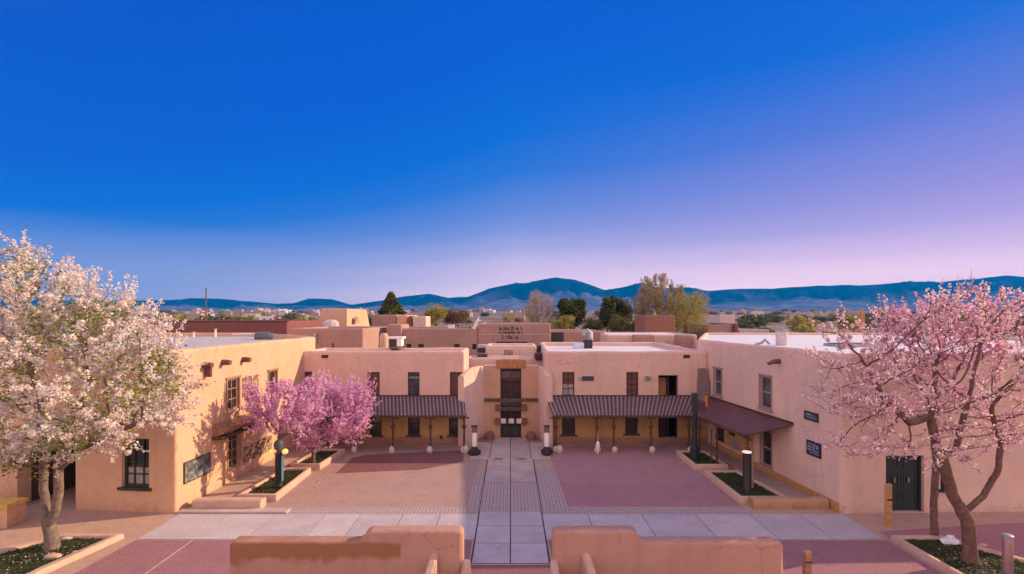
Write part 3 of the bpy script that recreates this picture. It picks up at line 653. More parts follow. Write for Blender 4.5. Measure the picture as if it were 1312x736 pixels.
# ---- entrance bay
def entrance():
    xi0, xi1 = -1.86, 1.92; yi = 35.2; zi = 5.03
    rt = root('entrance_bay', (0, 34.5, 0), 'recessed central entrance with curved flanks and tall dark doorway', 'entrance')
    F = Fr((xi0, yi), (xi1, yi)); d0, d1, zt = F.s_at(641), F.s_at(668), HC-(472.5-CY)/K*yi
    mb = MB()
    for a, b in ((0, d0), (d1, F.L)): mb.quad(F.p(a, -.03), F.p(b, -.03), F.p(b, zi), F.p(a, zi))
    mb.quad(F.p(d0, zt), F.p(d1, zt), F.p(d1, zi), F.p(d0, zi))
    for a, sg in ((d0, 1), (d1, -1)):
        q = [F.p(a, -.03), F.p(a, -.03, -.25), F.p(a, zt, -.25), F.p(a, zt)]
        mb.quad(*(q if sg > 0 else q[::-1]))
    mb.quad(F.p(d0, zt, -.25), F.p(d1, zt, -.25), F.p(d1, zt), F.p(d0, zt))
    # top of back wall
    mb.quad(F.p(0, zi), F.p(F.L, zi), F.p(F.L, zi+.02, -.5), F.p(0, zi+.02, -.5))
    mb.build('wall', adobe('adobe_entrance', (.56, .34, .23)), rt)
    # curved flanks: solid prisms from the inner wall out to the facade line
    for sg, xi, xo in ((-1, xi0, -3.02), (1, xi1, 2.30)):
        mb = MB(); n = 14; yo = 32.9
        th = .45
        front = []; 
        for i in range(n+1):
            t = i/n; x = xi+(xo-xi)*t; y = yi+(yo-yi)*t; z = zi-.44*(max(0, t-.35)/.65)**1.6
            front.append((x, y, z))
        prof = [(0, -.10), (.03, -.03), (.10, 0), (.34, 0), (.42, -.04), (.45, -.12)]
        fs = []; vs = []
        nx = Vector((-(yo-yi), (xo-xi))).normalized()*(1 if sg < 0 else 1)
        if nx.x*sg < 0: nx = -nx
        for (x, y, z) in front:
            vs.append((x, y, -.03))
            for d, dz_ in prof: vs.append((x+nx.x*d, y+nx.y*d, z+dz_))
            vs.append((x+nx.x*.45, y+nx.y*.45, -.03))
        w = len(prof)+2
        for i in range(n):
            for k in range(w-1): fs.append((i*w+k, (i+1)*w+k, (i+1)*w+k+1, i*w+k+1) if sg > 0 else (i*w+k, i*w+k+1, (i+1)*w+k+1, (i+1)*w+k))
        fs.append(tuple(range(w))); fs.append(tuple(n*w+k for k in range(w))[::-1]); mb.add(vs, fs)
        mb.build('flank_wall', A_RIGHT, rt, smooth=True)
    mb = MB()
    c = MB(); c.tube([F.p(0, zi+.02, -.08), F.p(F.L, zi+.02, -.08)], .05, 8); c.build('coping', plain('pale_coping', (.75, .62, .55)), rt, smooth=True)
    # door assembly
    D = -.22; zz = lambda py: HC-(py-CY)/K*yi
    mb = MB(); F.box(mb, d0, d1, 0, zt, D-.06, D-.03); dr_ = mb.build('doorway', plain('dark_brown_door', (.035, .018, .015), .6, .3), rt)
    mb = MB()
    for a, b in ((d0, d0+.07), (d1-.07, d1)): F.box(mb, a, b, 0, zt, D-.03, D+.06)
    mid = (d0+d1)/2; F.box(mb, mid-.035, mid+.035, 0, zt-.07, D-.03, D+.05)
    F.box(mb, d0+.07, d1-.07, zt-.07, zt, D-.03, D+.06)
    for py in (487, 512, 520): F.box(mb, d0+.07, d1-.07, zz(py)-.05, zz(py)+.05, D-.03, D+.055)
    for k in (1, 2, 4, 5): x = d0+(d1-d0)*k/6; F.box(mb, x-.015, x+.015, zz(486), zz(476), D-.03, D+.03)
    mb.build('frame', plain('door_frame_red', (.10, .05, .045), .6, .2), dr_)
    for a, b in ((d0+.09, mid-.05), (mid+.05, d1-.09)):
        mb = MB(); F.box(mb, a, b, zz(485), zz(476), D-.03, D); mb.build('transom_pane', glass('transom_glass', (.13, .09, .08)), dr_)
        mb = MB(); F.box(mb, a, b, zz(519), zz(514), D-.03, D+.01); mb.build('blue_pane', PANE_B, dr_)  # row of blue glass above the door
        mb = MB(); nn = 9
        for k in range(nn):
            za = zz(510)+(zz(490)-zz(510))*k/nn; F.box(mb, a, b, za, za+.05, D-.03, D+.008)
        mb.build('shutter', plain('door_shutter', (.09, .045, .04), .7, .2), dr_)
        mb = MB(); F.box(mb, a+.05, b-.05, .15, .9, D-.03, D); mb.build('door_panel', glass('door_glass', (.03, .035, .03)), dr_)
    for py, h, x0, x1, nm, mm, dd in ((512, .14, 621, 689, 'lintel_beam', plain('grey_beam', (.12, .075, .07), .8, .4, 8), .14), (523, .17, 640, 670, 'cross_beam', WOOD, .18), (539.5, .16, 641, 669, 'notice_rail', FRAME_B, .15)):
        mb = MB(); F.box(mb, F.s_at(x0), F.s_at(x1), zz(py)-h, zz(py)+h*.6, .01, dd); mb.build(nm, mm, rt)
    for py, x in ((522, 638.5), (522, 671.5), (539.5, 638), (539.5, 672)):
        mb = MB(); s_ = F.s_at(x); F.box(mb, s_-.19, s_+.19, zz(py)-.2, zz(py)+.2, .02, .26); o = mb.build('corbel', plain('brown_block', (.18, .085, .05), .8, .3), rt)
        mb = MB(); F.box(mb, s_-.12, s_+.12, zz(py)-.12, zz(py)+.12, .26, .28); mb.build('corbel_face', ROCKB, o)
    for i, x in enumerate((645, 655, 665)):
        s_ = F.s_at(x); mb = MB(); F.box(mb, s_-.17, s_+.17, zz(542), zz(536), .15, .165); o = mb.build('notice', WHITEP, rt)
        glyphs(F, s_-.15, s_+.15, zz(542)+.03, zz(536)-.02, [(0, 1, .7)]*3, random.Random(i), d=.172).build('print', plain('notice_ink', [(.3, .1, .08), (.12, .12, .2), (.35, .2, .05)][i]), o)
    # orange beam on the parapet
    mb = MB(); s0, s1 = F.s_at(635.5), F.s_at(673.5); F.box(mb, s0, s1, zi-.12, zz(461.5), -.06, .12); mb.build('parapet_beam', plain('orange_timber', (.42, .19, .08), .8, .2, 6, .3), rt)
    return rt
entrance()
# blocks above the entrance
F = Fr((-3.3, 38), (3.0, 38)); e2 = building('parapet_block', 'low pink parapet just above the entrance, orange timber in front', [(-3.3, 38), (2.55, 38), (2.55, 40.2), (-3.3, 40.2)], 5.36, A_RIGHT, GREY_ROOF, cat='parapet', par=.15)
small_box(F, e2, F.rect(643, 668, 461, 463.2), BLACK, 'slot_vent', .04)
e3 = building('parapet_block', 'stepped pink parapet block bearing a three digit number', [(-2.0, 40.5), (2.1, 40.5), (2.1, 44), (-2.0, 44)], HC-38*40.5/K, A_RIGHT, GREY_ROOF, cat='parapet', par=.15)
F = Fr((-2.0, 40.5), (2.1, 40.5)); text(F, '350', F.s_at(645), F.z_at(0, 454.5), .50, LETTER_D, e3)
small_box(F, e3, F.rect(655, 666, 448.5, 453.5), A_PINK, 'blank_plate', .03)
# ---- porches
def porch(name, label, WA, WB, EA, EB, zw, ze, posts, rib=.225, rm=None, ribm=None, footing=True, ribh=.05, postr=.07, group=None, skip_foot=()):
    WA, WB, EA, EB = [Vector(p) for p in (WA, WB, EA, EB)]
    rt = root(name, ((EA.x+EB.x)/2, (EA.y+EB.y)/2, 0), label, 'porch', group)
    def q(t, u, dz_=0): # t along, u 0 wall 1 eave
        a = WA.lerp(WB, t); b = EA.lerp(EB, t); p = a.lerp(b, u); return Vector((p.x, p.y, zw+(ze-zw)*u+dz_))
    mb = MB(); mb.hexa([q(0, 1, -.04), q(1, 1, -.04), q(1, 0, -.04), q(0, 0, -.04)], [q(0, 1), q(1, 1), q(1, 0), q(0, 0)]); deck = mb.build('roof', rm or METAL_D, rt)
    n = max(2, int((EB-EA).length/rib)); mb = MB(); w = .5/n
    for i in range(n):
        t = (i+.25)/n; t1 = t+w; tm = (t+t1)/2
        for k in range(1):
            a0, a1, a2, a3 = q(t, 1.02, .002), q(t1, 1.02, .002), q(t1, 0, .002), q(t, 0, .002)
            c = w*.22; b0, b1, b2, b3 = q(t+c, 1.02, ribh), q(t1-c, 1.02, ribh), q(t1-c, 0, ribh), q(t+c, 0, ribh)
            mb.add([a0, a1, a2, a3, b0, b1, b2, b3], [(0, 1, 5, 4), (1, 2, 6, 5), (2, 3, 7, 6), (3, 0, 4, 7), (4, 5, 6, 7)])
    mb.build('rib', ribm or METAL, deck)
    def beam(a, b, w_, h_, dz_, nm, m=WOOD):
        d = (b-a); d.z = 0; d.normalize(); nn = Vector((-d.y, d.x, 0))*w_/2; z_ = Vector((0, 0, 1))
        lo = [a+nn*-1, b+nn*-1, b+nn, a+nn]; lo = [p+z_*(dz_-h_) for p in lo]; hi = [p+z_*h_ for p in lo]; mb = MB(); mb.hexa(lo, hi); return mb.build(nm, m, rt)
    beam(q(0, .93), q(1, .93), .14, .17, -.045, 'eave_beam'); beam(q(0, 1.035), q(1, 1.035), .03, .13, .02, 'fascia')
    beam(q(0, .02), q(1, .02), .06, .1, .09, 'wall_flashing', FRAME_B)
    nr = max(2, int((EB-EA).length/.9)); mb = MB()
    for i in range(nr+1):
        t = .01+.98*i/nr; a, b = q(t, .03, -.05), q(t, .92, -.05); mb.tube([a, b], .035, 6)
    mb.build('rafter', WOOD, rt)
    rg = random.Random(len(label))
    for i, t in enumerate(posts):
        p = q(t, .93); z1 = p.z-.21; mb = MB()
        mb.lathe(p.x, p.y, [(postr*1.25, .02), (postr, .3), (postr*.9, z1-.75), (postr*1.9, z1-.68), (postr*1.9, z1-.52), (postr, z1-.46), (postr, z1)], 10)
        po = mb.build('post', WOOD, rt, smooth=True, ang=40)
        mb = MB(); d = (EB-EA).normalized(); a = Vector((p.x, p.y, 0)); dd = Vector((d.x, d.y, 0))
        pts = [a-dd*.32+Vector((0, 0, z1-.0)), a+dd*.32+Vector((0, 0, z1))]; mb.tube([pts[0]-Vector((0, 0, .04)), pts[1]-Vector((0, 0, .04))], .06, 6); mb.build('bracket', WOOD, po)
        if footing and i not in skip_foot:
            mb = MB(); mb.rock((p.x, p.y-.3, .16), .2, .17, .24, rg); mb.build('footing_stone', STONE, po, smooth=True, ang=50)
    return rt
def tpos(px, xa, xb, D): return ((px-CX)/K*D-xa)/(xb-xa)
eDl = 31.7
xa, xb = -12.9, (597-CX)/K*eDl
porch('covered_porch', 'ribbed metal porch left of the entrance, partly behind the pink tree', (-13.6, FD), (-3.06, FD), (xa, eDl), (xb, eDl), 3.2, 2.3,
      [tpos(p, xa, xb, 31.8) for p in (420, 456, 504, 552, 595)])
xa, xb = (709-CX)/K*eDl, (893-CX)/K*eDl
porch('covered_porch', 'long ribbed metal porch right of the entrance with four pale footing stones', (2.30, FD), (12.9, FD), (xa, eDl), (xb, eDl), 3.2, 2.3,
      [tpos(p, xa, xb, 31.8) for p in (712.5, 764.5, 786, 833, 881)])
wa = Fr4.p(Fr4.s_at(905), 0, .02); wb = Fr4.p(Fr4.s_at(1017.5), 0, .02)
porch('covered_porch', 'smooth oxblood metal porch along the right wing wall', (wa.x, wa.y), (wb.x, wb.y), (11.25, 30.6), (11.85, 25.6), 3.2, 2.5,
      [.04, .42, .985], rib=.42, rm=METAL_R, ribm=METAL_R, ribh=.018, postr=.055, footing=False)
# ------------------------------------------------------------------ courtyard furniture
GRASS_D = plain('bed_soil', (.05, .05, .025), .95, .4, 5, .8, 30)
GRASS_M = petals('grass_blades', [(.02, .035, .02), (.05, .075, .02), (.09, .11, .03), (.12, .11, .05)], .3)
def quads_mesh(name, C_, Nn, size, shade, m, parent=None, sides=4, aspect=1.0, world=True, extra=None):
    """many small facets: centres C_, normals Nn, per-facet size and shade"""
    n = len(C_); C_ = np.asarray(C_, float); Nn = np.asarray(Nn, float); Nn /= (np.linalg.norm(Nn, axis=1, keepdims=True)+1e-9)
    if parent is not None and world:
        M = np.array(inv_of(parent)); C_ = C_ @ M[:3,:3].T + M[:3,3]
    ref = np.where(np.abs(Nn[:, 2:3]) < .9, np.array([[0, 0, 1.0]]), np.array([[1.0, 0, 0]])); U = np.cross(ref, Nn); U /= np.linalg.norm(U, axis=1, keepdims=True); V = np.cross(Nn, U)
    rs = np.random.RandomState(n % 1000+7); ph = rs.rand(n)*6.28; size = np.broadcast_to(size, (n,))
    vs = np.empty((n, sides, 3))
    for k in range(sides):
        a = ph+2*math.pi*k/sides; vs[:, k] = C_+U*(np.cos(a)*size)[:, None]+V*(np.sin(a)*size*aspect)[:, None]
    me = bpy.data.meshes.new(name); me.vertices.add(n*sides); me.vertices.foreach_set('co', vs.reshape(-1))
    me.loops.add(n*sides); me.loops.foreach_set('vertex_index', np.arange(n*sides, dtype=np.int32))
    me.polygons.add(n); me.polygons.foreach_set('loop_start', np.arange(0, n*sides, sides, dtype=np.int32)); me.polygons.foreach_set('loop_total', np.full(n, sides, dtype=np.int32))
    me.update(calc_edges=True)
    at = me.attributes.new('shade', 'FLOAT', 'FACE'); at.data.foreach_set('value', np.clip(shade, 0, 1).astype(np.float32))
    me.materials.append(m); o = bpy.data.objects.new(name, me); COL.objects.link(o)
    if parent is not None: o.parent = parent
    return o
def grass(poly, z, dens, seed, label):
    rs = np.random.RandomState(seed); xs = [p[0] for p in poly]; ys = [p[1] for p in poly]
    n = int((max(xs)-min(xs))*(max(ys)-min(ys))*dens); pts = np.stack([rs.uniform(min(xs), max(xs), n), rs.uniform(min(ys), max(ys), n)], 1)
    ins = np.zeros(n, bool); j = len(poly)-1
    for i in range(len(poly)):
        xi, yi = poly[i]; xj, yj = poly[j]; c = ((yi > pts[:, 1]) != (yj > pts[:, 1])) & (pts[:, 0] < (xj-xi)*(pts[:, 1]-yi)/((yj-yi) or 1e-9)+xi); ins ^= c; j = i
    pts = pts[ins]; n = len(pts); patch = np.sin(pts[:, 0]*2.1+seed)*np.cos(pts[:, 1]*1.7)+rs.randn(n)*.5; keep = patch > -.9; pts = pts[keep]; patch = patch[keep]; n = len(pts)
    C_ = np.stack([pts[:, 0], pts[:, 1], z+rs.uniform(.0, .05, n)], 1); Nn = rs.randn(n, 3); Nn[:, 2] *= .35
    o = quads_mesh('grass', C_, Nn, rs.uniform(.02, .05, n), .45+.2*patch+rs.randn(n)*.2, GRASS_M, sides=3); o['kind'] = 'stuff'; o['label'] = label; return o
def planter(label, poly, h=.32, w=.2, soil=.2, outer_only=None, gl=None, seed=0, km=None, name='planter'):
    poly = ccw(poly); c = sum((Vector(p) for p in poly), Vector((0, 0)))/len(poly)
    rt = root(name, (c.x, c.y, 0), label, 'planter'); mb = MB(); n = len(poly)
    o = rounded(poly, 0, .05, 2); a1 = rounded(poly, .03, .05, 2); i1 = rounded(poly, w-.03, .05, 2); i0 = rounded(poly, w, .05, 2)
    rings = [[(p.x, p.y, -.02) for p in o], [(p.x, p.y, h-.04) for p in o], [(p.x, p.y, h) for p in a1], [(p.x, p.y, h) for p in i1], [(p.x, p.y, h-.04) for p in i0], [(p.x, p.y, 0) for p in i0]]
    nn = len(rings[0]); vs = [p for r in rings for p in r]; fs = [(j*nn+k, j*nn+(k+1) % nn, (j+1)*nn+(k+1) % nn, (j+1)*nn+k) for j in range(len(rings)-1) for k in range(nn)]
    mb.add(vs, fs); mb.build('kerb', km or KERB, rt, smooth=True, ang=50)
    i2 = rounded(poly, w-.01, .05, 2); link_mesh('soil', [(p.x, p.y, soil) for p in i2], [tuple(range(len(i2)))], GRASS_D, rt)
    inner = [(p.x, p.y) for p in rounded(poly, w+.02, .02, 1)]
    grass(inner, soil, 260, seed, gl); return rt
planter('front left court planter with grass and the dark lamp post', [(-12.55, 23.2), (-10.7, 23.2), (-10.75, 27.4), (-12.3, 27.4)], gl='short grass round the dark lamp post in the front left planter', seed=1)
planter('rear left court planter with grass under the smaller pink tree', [(-12.2, 28.0), (-10.5, 28.0), (-10.2, 31.3), (-11.9, 31.3)], gl='short grass under the smaller pink tree', seed=2)
planter('front right court planter with dark grass and lit bollard lamp', [(10.35, 22.9), (12.6, 22.9), (12.1, 27.0), (10.3, 27.0)], gl='dark grass round the lit bollard lamp', seed=3)
planter('rear right court planter with the tall dark green post', [(10.1, 27.9), (12.0, 27.9), (11.9, 30.9), (10.1, 30.9)], gl='dark grass round the tall green post', seed=4)
planter('large corner bed under the white blossom tree on the left', [(-19.5, 13), (-15.45, 13), (-15.3, 16.7), (-14.75, 19.4), (-17.1, 19.4), (-18.6, 17.6)], h=.2, w=.28, soil=.1, gl='patchy grass under the white blossom tree', seed=5, name='tree_bed')
planter('large corner bed under the pink blossom trees on the right', [(14.4, 12), (20, 12), (17.7, 17.3), (16.3, 19.25), (14.4, 19.25)], h=.2, w=.22, soil=.1, gl='dark grass under the sparse pink blossom tree', seed=6, name='tree_bed')
# raised walks and low walls in front of them
mb = MB(); mb.hexa([(-14.3, 22.6, 0), (-12.62, 22.6, 0), (-12.3, 33.4, 0), (-13.7, 33.4, 0)], [(-14.3, 22.6, .12), (-12.62, 22.6, .12), (-12.3, 33.4, .12), (-13.7, 33.4, .12)]); o = mb.build('raised_walk', plain('walk_plaster', (.44, .29, .215), .9, .12, 1.5, .2)); o['kind'] = 'structure'
mb = MB(); mb.hexa([(12.65, 22.6, 0), (14.1, 22.6, 0), (13.0, 33.4, 0), (12.05, 33.4, 0)], [(12.65, 22.6, .12), (14.1, 22.6, .12), (13.0, 33.4, .12), (12.05, 33.4, .12)]); o = mb.build('raised_walk', plain('walk_plaster_rose', (.37, .25, .23), .9, .12, 1.5, .2)); o['kind'] = 'structure'
def low_wall(name, label, x0, x1, y0, y1, h, m, bev=.14):
    rt = root(name, ((x0+x1)/2, (y0+y1)/2, 0), label, 'low wall'); mb = MB(); n = max(2, int(abs(x1-x0)/.4)); rg = random.Random(int(abs(x0)*10))
    prof = [(y0, -.02), (y0, h-bev), (y0+bev*.3, h-bev*.3), (y0+bev, h), (y1-bev, h), (y1-bev*.3, h-bev*.3), (y1, h-bev), (y1, -.02)]
    vs = []; w = len(prof)
    for i in range(n+1):
        x = x0+(x1-x0)*i/n; dz_ = rg.uniform(-.012, .012)
        vs += [(x, y, z+(dz_ if z > 0 else 0)) for y, z in prof]
    fs = [(i*w+k+1, i*w+k, (i+1)*w+k, (i+1)*w+k+1) for i in range(n) for k in range(w-1)]+[tuple(range(w)), tuple(n*w+k for k in range(w))[::-1]]
    mb.add(vs, fs); mb.build('wall', m, rt, smooth=True, ang=50); return rt
lw1 = low_wall('low_wall', 'rounded low adobe kerb wall closing the left court walk', -13.95, -10.95, 22.2, 22.75, .42, KERB)
mb = MB(); mb.box((-14.3, 21.75, .0), (-9.6, 22.2, .10), .02); mb.build('step', SLAB_W, lw1)
lw2 = low_wall('low_wall', 'rounded low adobe kerb wall closing the right court walk', 10.7, 14.0, 22.3, 22.85, .42, adobe('adobe_kerb_orange', (.50, .29, .17)))

# foreground stepped walls with stair parapets
def stained():
    m = adobe('adobe_low_wall', (.56, .31, .22)).copy(); m.name = 'adobe_patched'; t = m.node_tree; b = t.nodes['Principled BSDF']
    src = b.inputs['Base Color'].links[0].from_socket; co = N(t, 'ShaderNodeTexCoord').outputs['Object']; sp = N(t, 'ShaderNodeSeparateXYZ'); t.links.new(co, sp.inputs[0])
    nz = noise(t, 1.6, 4, .55, vec=co); edge = math_(t, 'ADD', sp.outputs[2], math_(t, 'MULTIPLY', math_(t, 'SUBTRACT', nz.outputs[0], .5), 1.0))
    a = math_(t, 'MULTIPLY', math_(t, 'SUBTRACT', edge, .80), 4, True); a2 = math_(t, 'MULTIPLY', math_(t, 'SUBTRACT', math_(t, 'ADD', 1.40, math_(t, 'MULTIPLY', nz.outputs[0], .22)), sp.outputs[2]), 9, True)
    a3 = math_(t, 'MULTIPLY', math_(t, 'SUBTRACT', 1.75, sp.outputs[0]), 12, True)
    f = math_(t, 'MULTIPLY', math_(t, 'MULTIPLY', a, a2), math_(t, 'MULTIPLY', a3, .95))
    t.links.new(mixc(t, f, src, (.30, .14, .07, 1)), b.inputs['Base Color']); return m
def fore_wall(label, sg, m, xin, xout, zt, zl, ystep):
    # sg -1 left, 1 right ; x measured outwards
    y0, y1 = 15.75, 16.3; cx = (xin+xout)/2; rt = root('court_wall', (cx, 16, 0), label, 'wall')
    pts = []  # outline of heights along x
    n = 60; xs = [xin+(xout-xin)*i/n for i in range(n+1)]
    sx = ystep
    xs = sorted(xs+[xin+(xout-xin)*.004, xin+(xout-xin)*.012, xout-(xout-xin)*.004, xout-(xout-xin)*.012], key=lambda a: abs(a-xin))
    rg = random.Random(int(cx*7)); vs = []; bev = .085
    tot = abs(xout-xin)
    for x in xs:
        d = abs(x-xin); t = min(1, max(0, (d-sx)/.28)); h = zt+(zl-zt)*t*t*(3-2*t)+rg.uniform(-.006, .006)
        e = min(d, tot-d); 
        if e < .12: h -= (.12-e)**2*6
        pin = max(0, .1-e)*.8
        prof = [(y0+pin, -.02), (y0+pin, h-bev), (y0+bev*.3+pin, h-bev*.3), (y0+bev+pin, h), (y1-bev-pin, h), (y1-bev*.3-pin, h-bev*.3), (y1-pin, h-bev), (y1-pin, -.02)]
        vs += [(x, y, z) for y, z in prof]
    w = 8; n = len(xs)-1
    q = 1 if xout > xin else -1
    fs = [((i*w+k+1, i*w+k, (i+1)*w+k, (i+1)*w+k+1) if q > 0 else (i*w+k, i*w+k+1, (i+1)*w+k+1, (i+1)*w+k)) for i in range(n) for k in range(w-1)]
    fs += [tuple(range(w))[::q], tuple(n*w+k for k in range(w))[::-q]]
    mb = MB(); mb.add(vs, fs); mb.build('wall', m, rt, smooth=True, ang=45)
    for xo, z0_, z1_, w_ in ((2.36, 1.15, .15, .13), (1.36, .92, .1, .12)):
        x = sg*xo; mb = MB(); xe = sg*(xo+.25 if xo > 2 else xo+.02)
        secs = []
        for t in (0, .5, 1):
            y = 15.80+(13.2-15.80)*t; z = z0_+(z1_-z0_)*t; xc = x+(xe-x)*t
            secs.append([(xc-w_, y, -.02), (xc-w_, y, z-.06), (xc-w_*.5, y, z), (xc+w_*.5, y, z), (xc+w_, y, z-.06), (xc+w_, y, -.02)])
        vs = [p for s_ in secs for p in s_]; fs = [(i*6+k, i*6+(k+1) % 6, (i+1)*6+(k+1) % 6, (i+1)*6+k) for i in range(2) for k in range(6)]+[tuple(range(6)), tuple(12+k for k in range(6))[::-1]]
        mb.add(vs, fs); mb.build('stair_parapet', KERB, rt, smooth=True, ang=35)
fore_wall('stepped adobe wall in the left foreground with a brown mortar patch', -1, stained(), -1.48, -8.75, 1.80, 1.47, 2.95)
fore_wall('plain stepped adobe wall in the right foreground', 1, A_LOW, 1.32, 8.5, 1.80, 1.45, 2.55)

# lamps flanking the entrance
def pillar_lamp(label, x, y):
    rt = root('pillar_lamp', (x, y, 0), label, 'lamp', 'pillar lamps flanking the entrance'); rg = random.Random(int(x*10))
    mb = MB(); mb.lathe(x, y, [(.14, .5), (.155, .55), (.155, 1.35), (.13, 1.4)], 16); mb.build('white_shaft', plain('frosted_white', (.85, .80, .76), .4, .05), rt, smooth=True)
    mb = MB(); mb.box((x-.16, y-.16, 1.4), (x+.16, y+.16, 1.74), .03); h = mb.build('lantern', plain('lantern_copper', (.22, .12, .08), .5, .25, 6, metal=.3), rt)
    mb = MB(); mb.box((x-.19, y-.19, 1.742), (x+.19, y+.19, 1.80), .03); mb.build('cap', BLACK, h)
    mb = MB(); mb.lathe(x, y, [(.26, 0), (.30, .16), (.28, .32), (.17, .46), (.18, .53)], 12)
    for k in range(5): a = k*1.3+x; mb.rock((x+.23*math.cos(a), y+.23*math.sin(a), .15+.1*(k % 2)), .17, .15, .16, rg)
    mb.build('base', plain('dark_base', (.045, .028, .025), .8, .3, 5, .5), rt, smooth=True, ang=40)
    return rt
pillar_lamp('white pillar lamp on dark base left of the central door', (608-CX)/K*31.0, 31.0)
pillar_lamp('white pillar lamp on dark base right of the central door', (700.5-CX)/K*31.0, 31.0)
rg = random.Random(3)
for px, sx, lab in ((597, 1, 'small pale angular rock beside the left pillar lamp'), (717, 1, 'small pale rounded rock beside the right pillar lamp')):
    x = (px-CX)/K*31.4; mb = MB(); mb.rock((x, 31.4, .2), .2, .2, .3, rg, 7, 5); o = mb.build('rock', STONE); tag(o, lab, 'rock')
for px, lab in ((627, 'dark brown boulder seat left of the doorway'), (681, 'dark brown boulder seat right of the doorway')):
    x = (px-CX)/K*34.4; rt = root('boulder_seat', (x, 34.4, 0), lab, 'boulder'); mb = MB(); mb.rock((x, 34.4, .32), .38, .32, .36, rg); mb.build('boulder', ROCKB, rt, smooth=True, ang=40)
    mb = MB(); mb.box((x-(.9 if px < 654 else .3), 34.1, 0), (x+(.3 if px < 654 else .9), 34.75, .16), .03); mb.build('slab', plain('slab_brown', (.24, .13, .10)), rt)
# white bird-like bollard under the porch
x = (766-CX)/K*31.2; rt = root('white_bollard', (x, 31.2, 0), 'slim white pointed bollard standing before the right porch', 'bollard')
mb = MB(); mb.lathe(x, 31.2, [(.03, .0), (.1, .25), (.14, .5), (.1, .72), (.05, .8)], 10); mb.build('body', WHITEP, rt, smooth=True)
mb = MB(); mb.lathe(x, 31.2, [(.05, .801), (.07, 1.0), (.04, 1.35)], 8); mb.build('neck', WOOD_L, rt, smooth=True)
# left lamp post
x, y = (357-CX)/K*24.6, 24.6; WARM = emis('warm_bulb', (.95, .48, .12), .75)
rt = root('lamp_post', (x, y, .2), 'dark post with two small yellow globes before the pink tree', 'lamp post')
mb = MB(); mb.lathe(x, y, [(.21, .18), (.21, .3), (.17, .35), (.16, 1.75), (.19, 1.8)], 12); mb.build('post', BLACK, rt, smooth=True)
mb = MB(); mb.lathe(x, y, [(.1, 1.8), (.1, 2.0), (.2, 2.06), (.23, 2.3), (.16, 2.45), (.05, 2.5)], 12); mb.build('head', plain('bluegrey_metal', (.06, .08, .10), .5), rt, smooth=True)
mb = MB(); mb.tube([(x-.3, y-.02, 1.86), (x+.3, y-.02, 1.86)], .03, 6); ar = mb.build('crossbar', BLACK, rt)
for sg in (-1, 1):
    mb = MB(); mb.lathe(x+sg*.32, y-.02, [(.03, 1.8), (.12, 1.85), (.15, 1.93), (.11, 2.02), (.03, 2.06)], 12); mb.build('globe', WARM, ar, smooth=True)
mb = MB(); mb.box((x+.165, y-.12, .5), (x+.20, y+.1, 1.7)); mb.build('blue_strip', plain('blue_enamel', (.07, .16, .28)), rt)
# right bollard lamp
x, y = (957-CX)/K*24.2, 24.2; rt = root('bollard_lamp', (x, y, .2), 'thick dark bollard lamp with a glowing top in the front right planter', 'bollard lamp')
mb = MB(); mb.lathe(x, y, [(.22, .18), (.22, .25), (.19, .3), (.19, 1.98)], 14); mb.build('post', BLACK, rt, smooth=True)
mb = MB(); mb.lathe(x, y, [(.20, 1.98), (.21, 1.99), (.21, 2.03), (.19, 2.04)], 16); mb.build('light_ring', emis('cream_light', (1.0, .76, .58), .45), rt, smooth=True)
mb = MB(); mb.box((x+.14, y-.19, .35), (x+.22, y-.02, 1.95)); mb.build('side_panel', plain('copper_panel', (.30, .17, .13), .5, .2), rt)
# tall green post
x, y = (890-CX)/K*29.3, 29.3; rt = root('green_post', (x, y, .2), 'tall dark green post rising past the porch corner', 'post')
mb = MB(); mb.lathe(x, y, [(.26, .18), (.25, .9), (.145, 1.0), (.135, 3.0)], 12); mb.build('column', DGREEN, rt, smooth=True)
mb = MB(); mb.box((x-.14, y-.14, 3.0), (x+.14, y+.14, 4.05), .02); mb.build('post_head', plain('green_grey', (.05, .055, .055)), rt)
mb = MB(); mb.box((x+.141, y-.2, 3.0), (x+.55, y+.16, 3.55), .02); bx = mb.build('control_box', plain('red_brown_box', (.12, .06, .06)), rt)
mb = MB(); mb.box((x+.552, y-.16, 3.28), (x+.68, y+.12, 3.85), .01); mb.build('orange_flag', plain('orange_paint', (.55, .25, .05)), bx)
x, y = (911.5-CX)/K*28.2, 28.2; rt = root('stake', (x, y, .2), 'thin rusty stake behind the rear right planter grass', 'stake'); mb = MB(); mb.tube([(x, y, .18), (x, y, 2.1)], .04, 8); mb.build('rod', WOOD, rt); mb = MB(); mb.lathe(x, y, [(.06, 2.1), (.06, 2.17)], 8); mb.build('cap', BLACK, rt)
# posts in the right
def wpost(px, D, ytop, w, m, label, name='wooden_post', rz=0, rough=False):
    x = (px-CX)/K*D; zt = HC-(ytop-CY)/K*D; rt = root(name, (x, D, 0), label, 'post'); mb = MB()
    mb.hexa([(x-w, D-w, -.02), (x+w, D-w, -.02), (x+w, D+w, -.02), (x-w, D+w, -.02)], [(x-w*.9, D-w*.9, zt-.04), (x+w, D-w*.9, zt), (x+w, D+w, zt), (x-w*.9, D+w, zt-.04)], .02); mb.build('post', m, rt)
    mb = MB(); mb.box((x-w*1.1, D-w*1.15, zt*.62), (x+w*1.1, D-w*.9, zt*.66)); mb.build('band', BLACK, rt); return rt
wpost(1138, 20.5, 620, .095, plain('orange_post', (.50, .27, .11), .7, .25, 5), 'orange wooden post standing left of the green double door')
wpost(1034, 16.4, 706, .10, WOOD_L, 'short wooden post behind the right foreground wall')
x, y = (1291-CX)/K*16.4, 16.4; rt = root('metal_bollard', (x, y, .1), 'rosy polished metal bollard at the right edge of the tree bed', 'bollard')
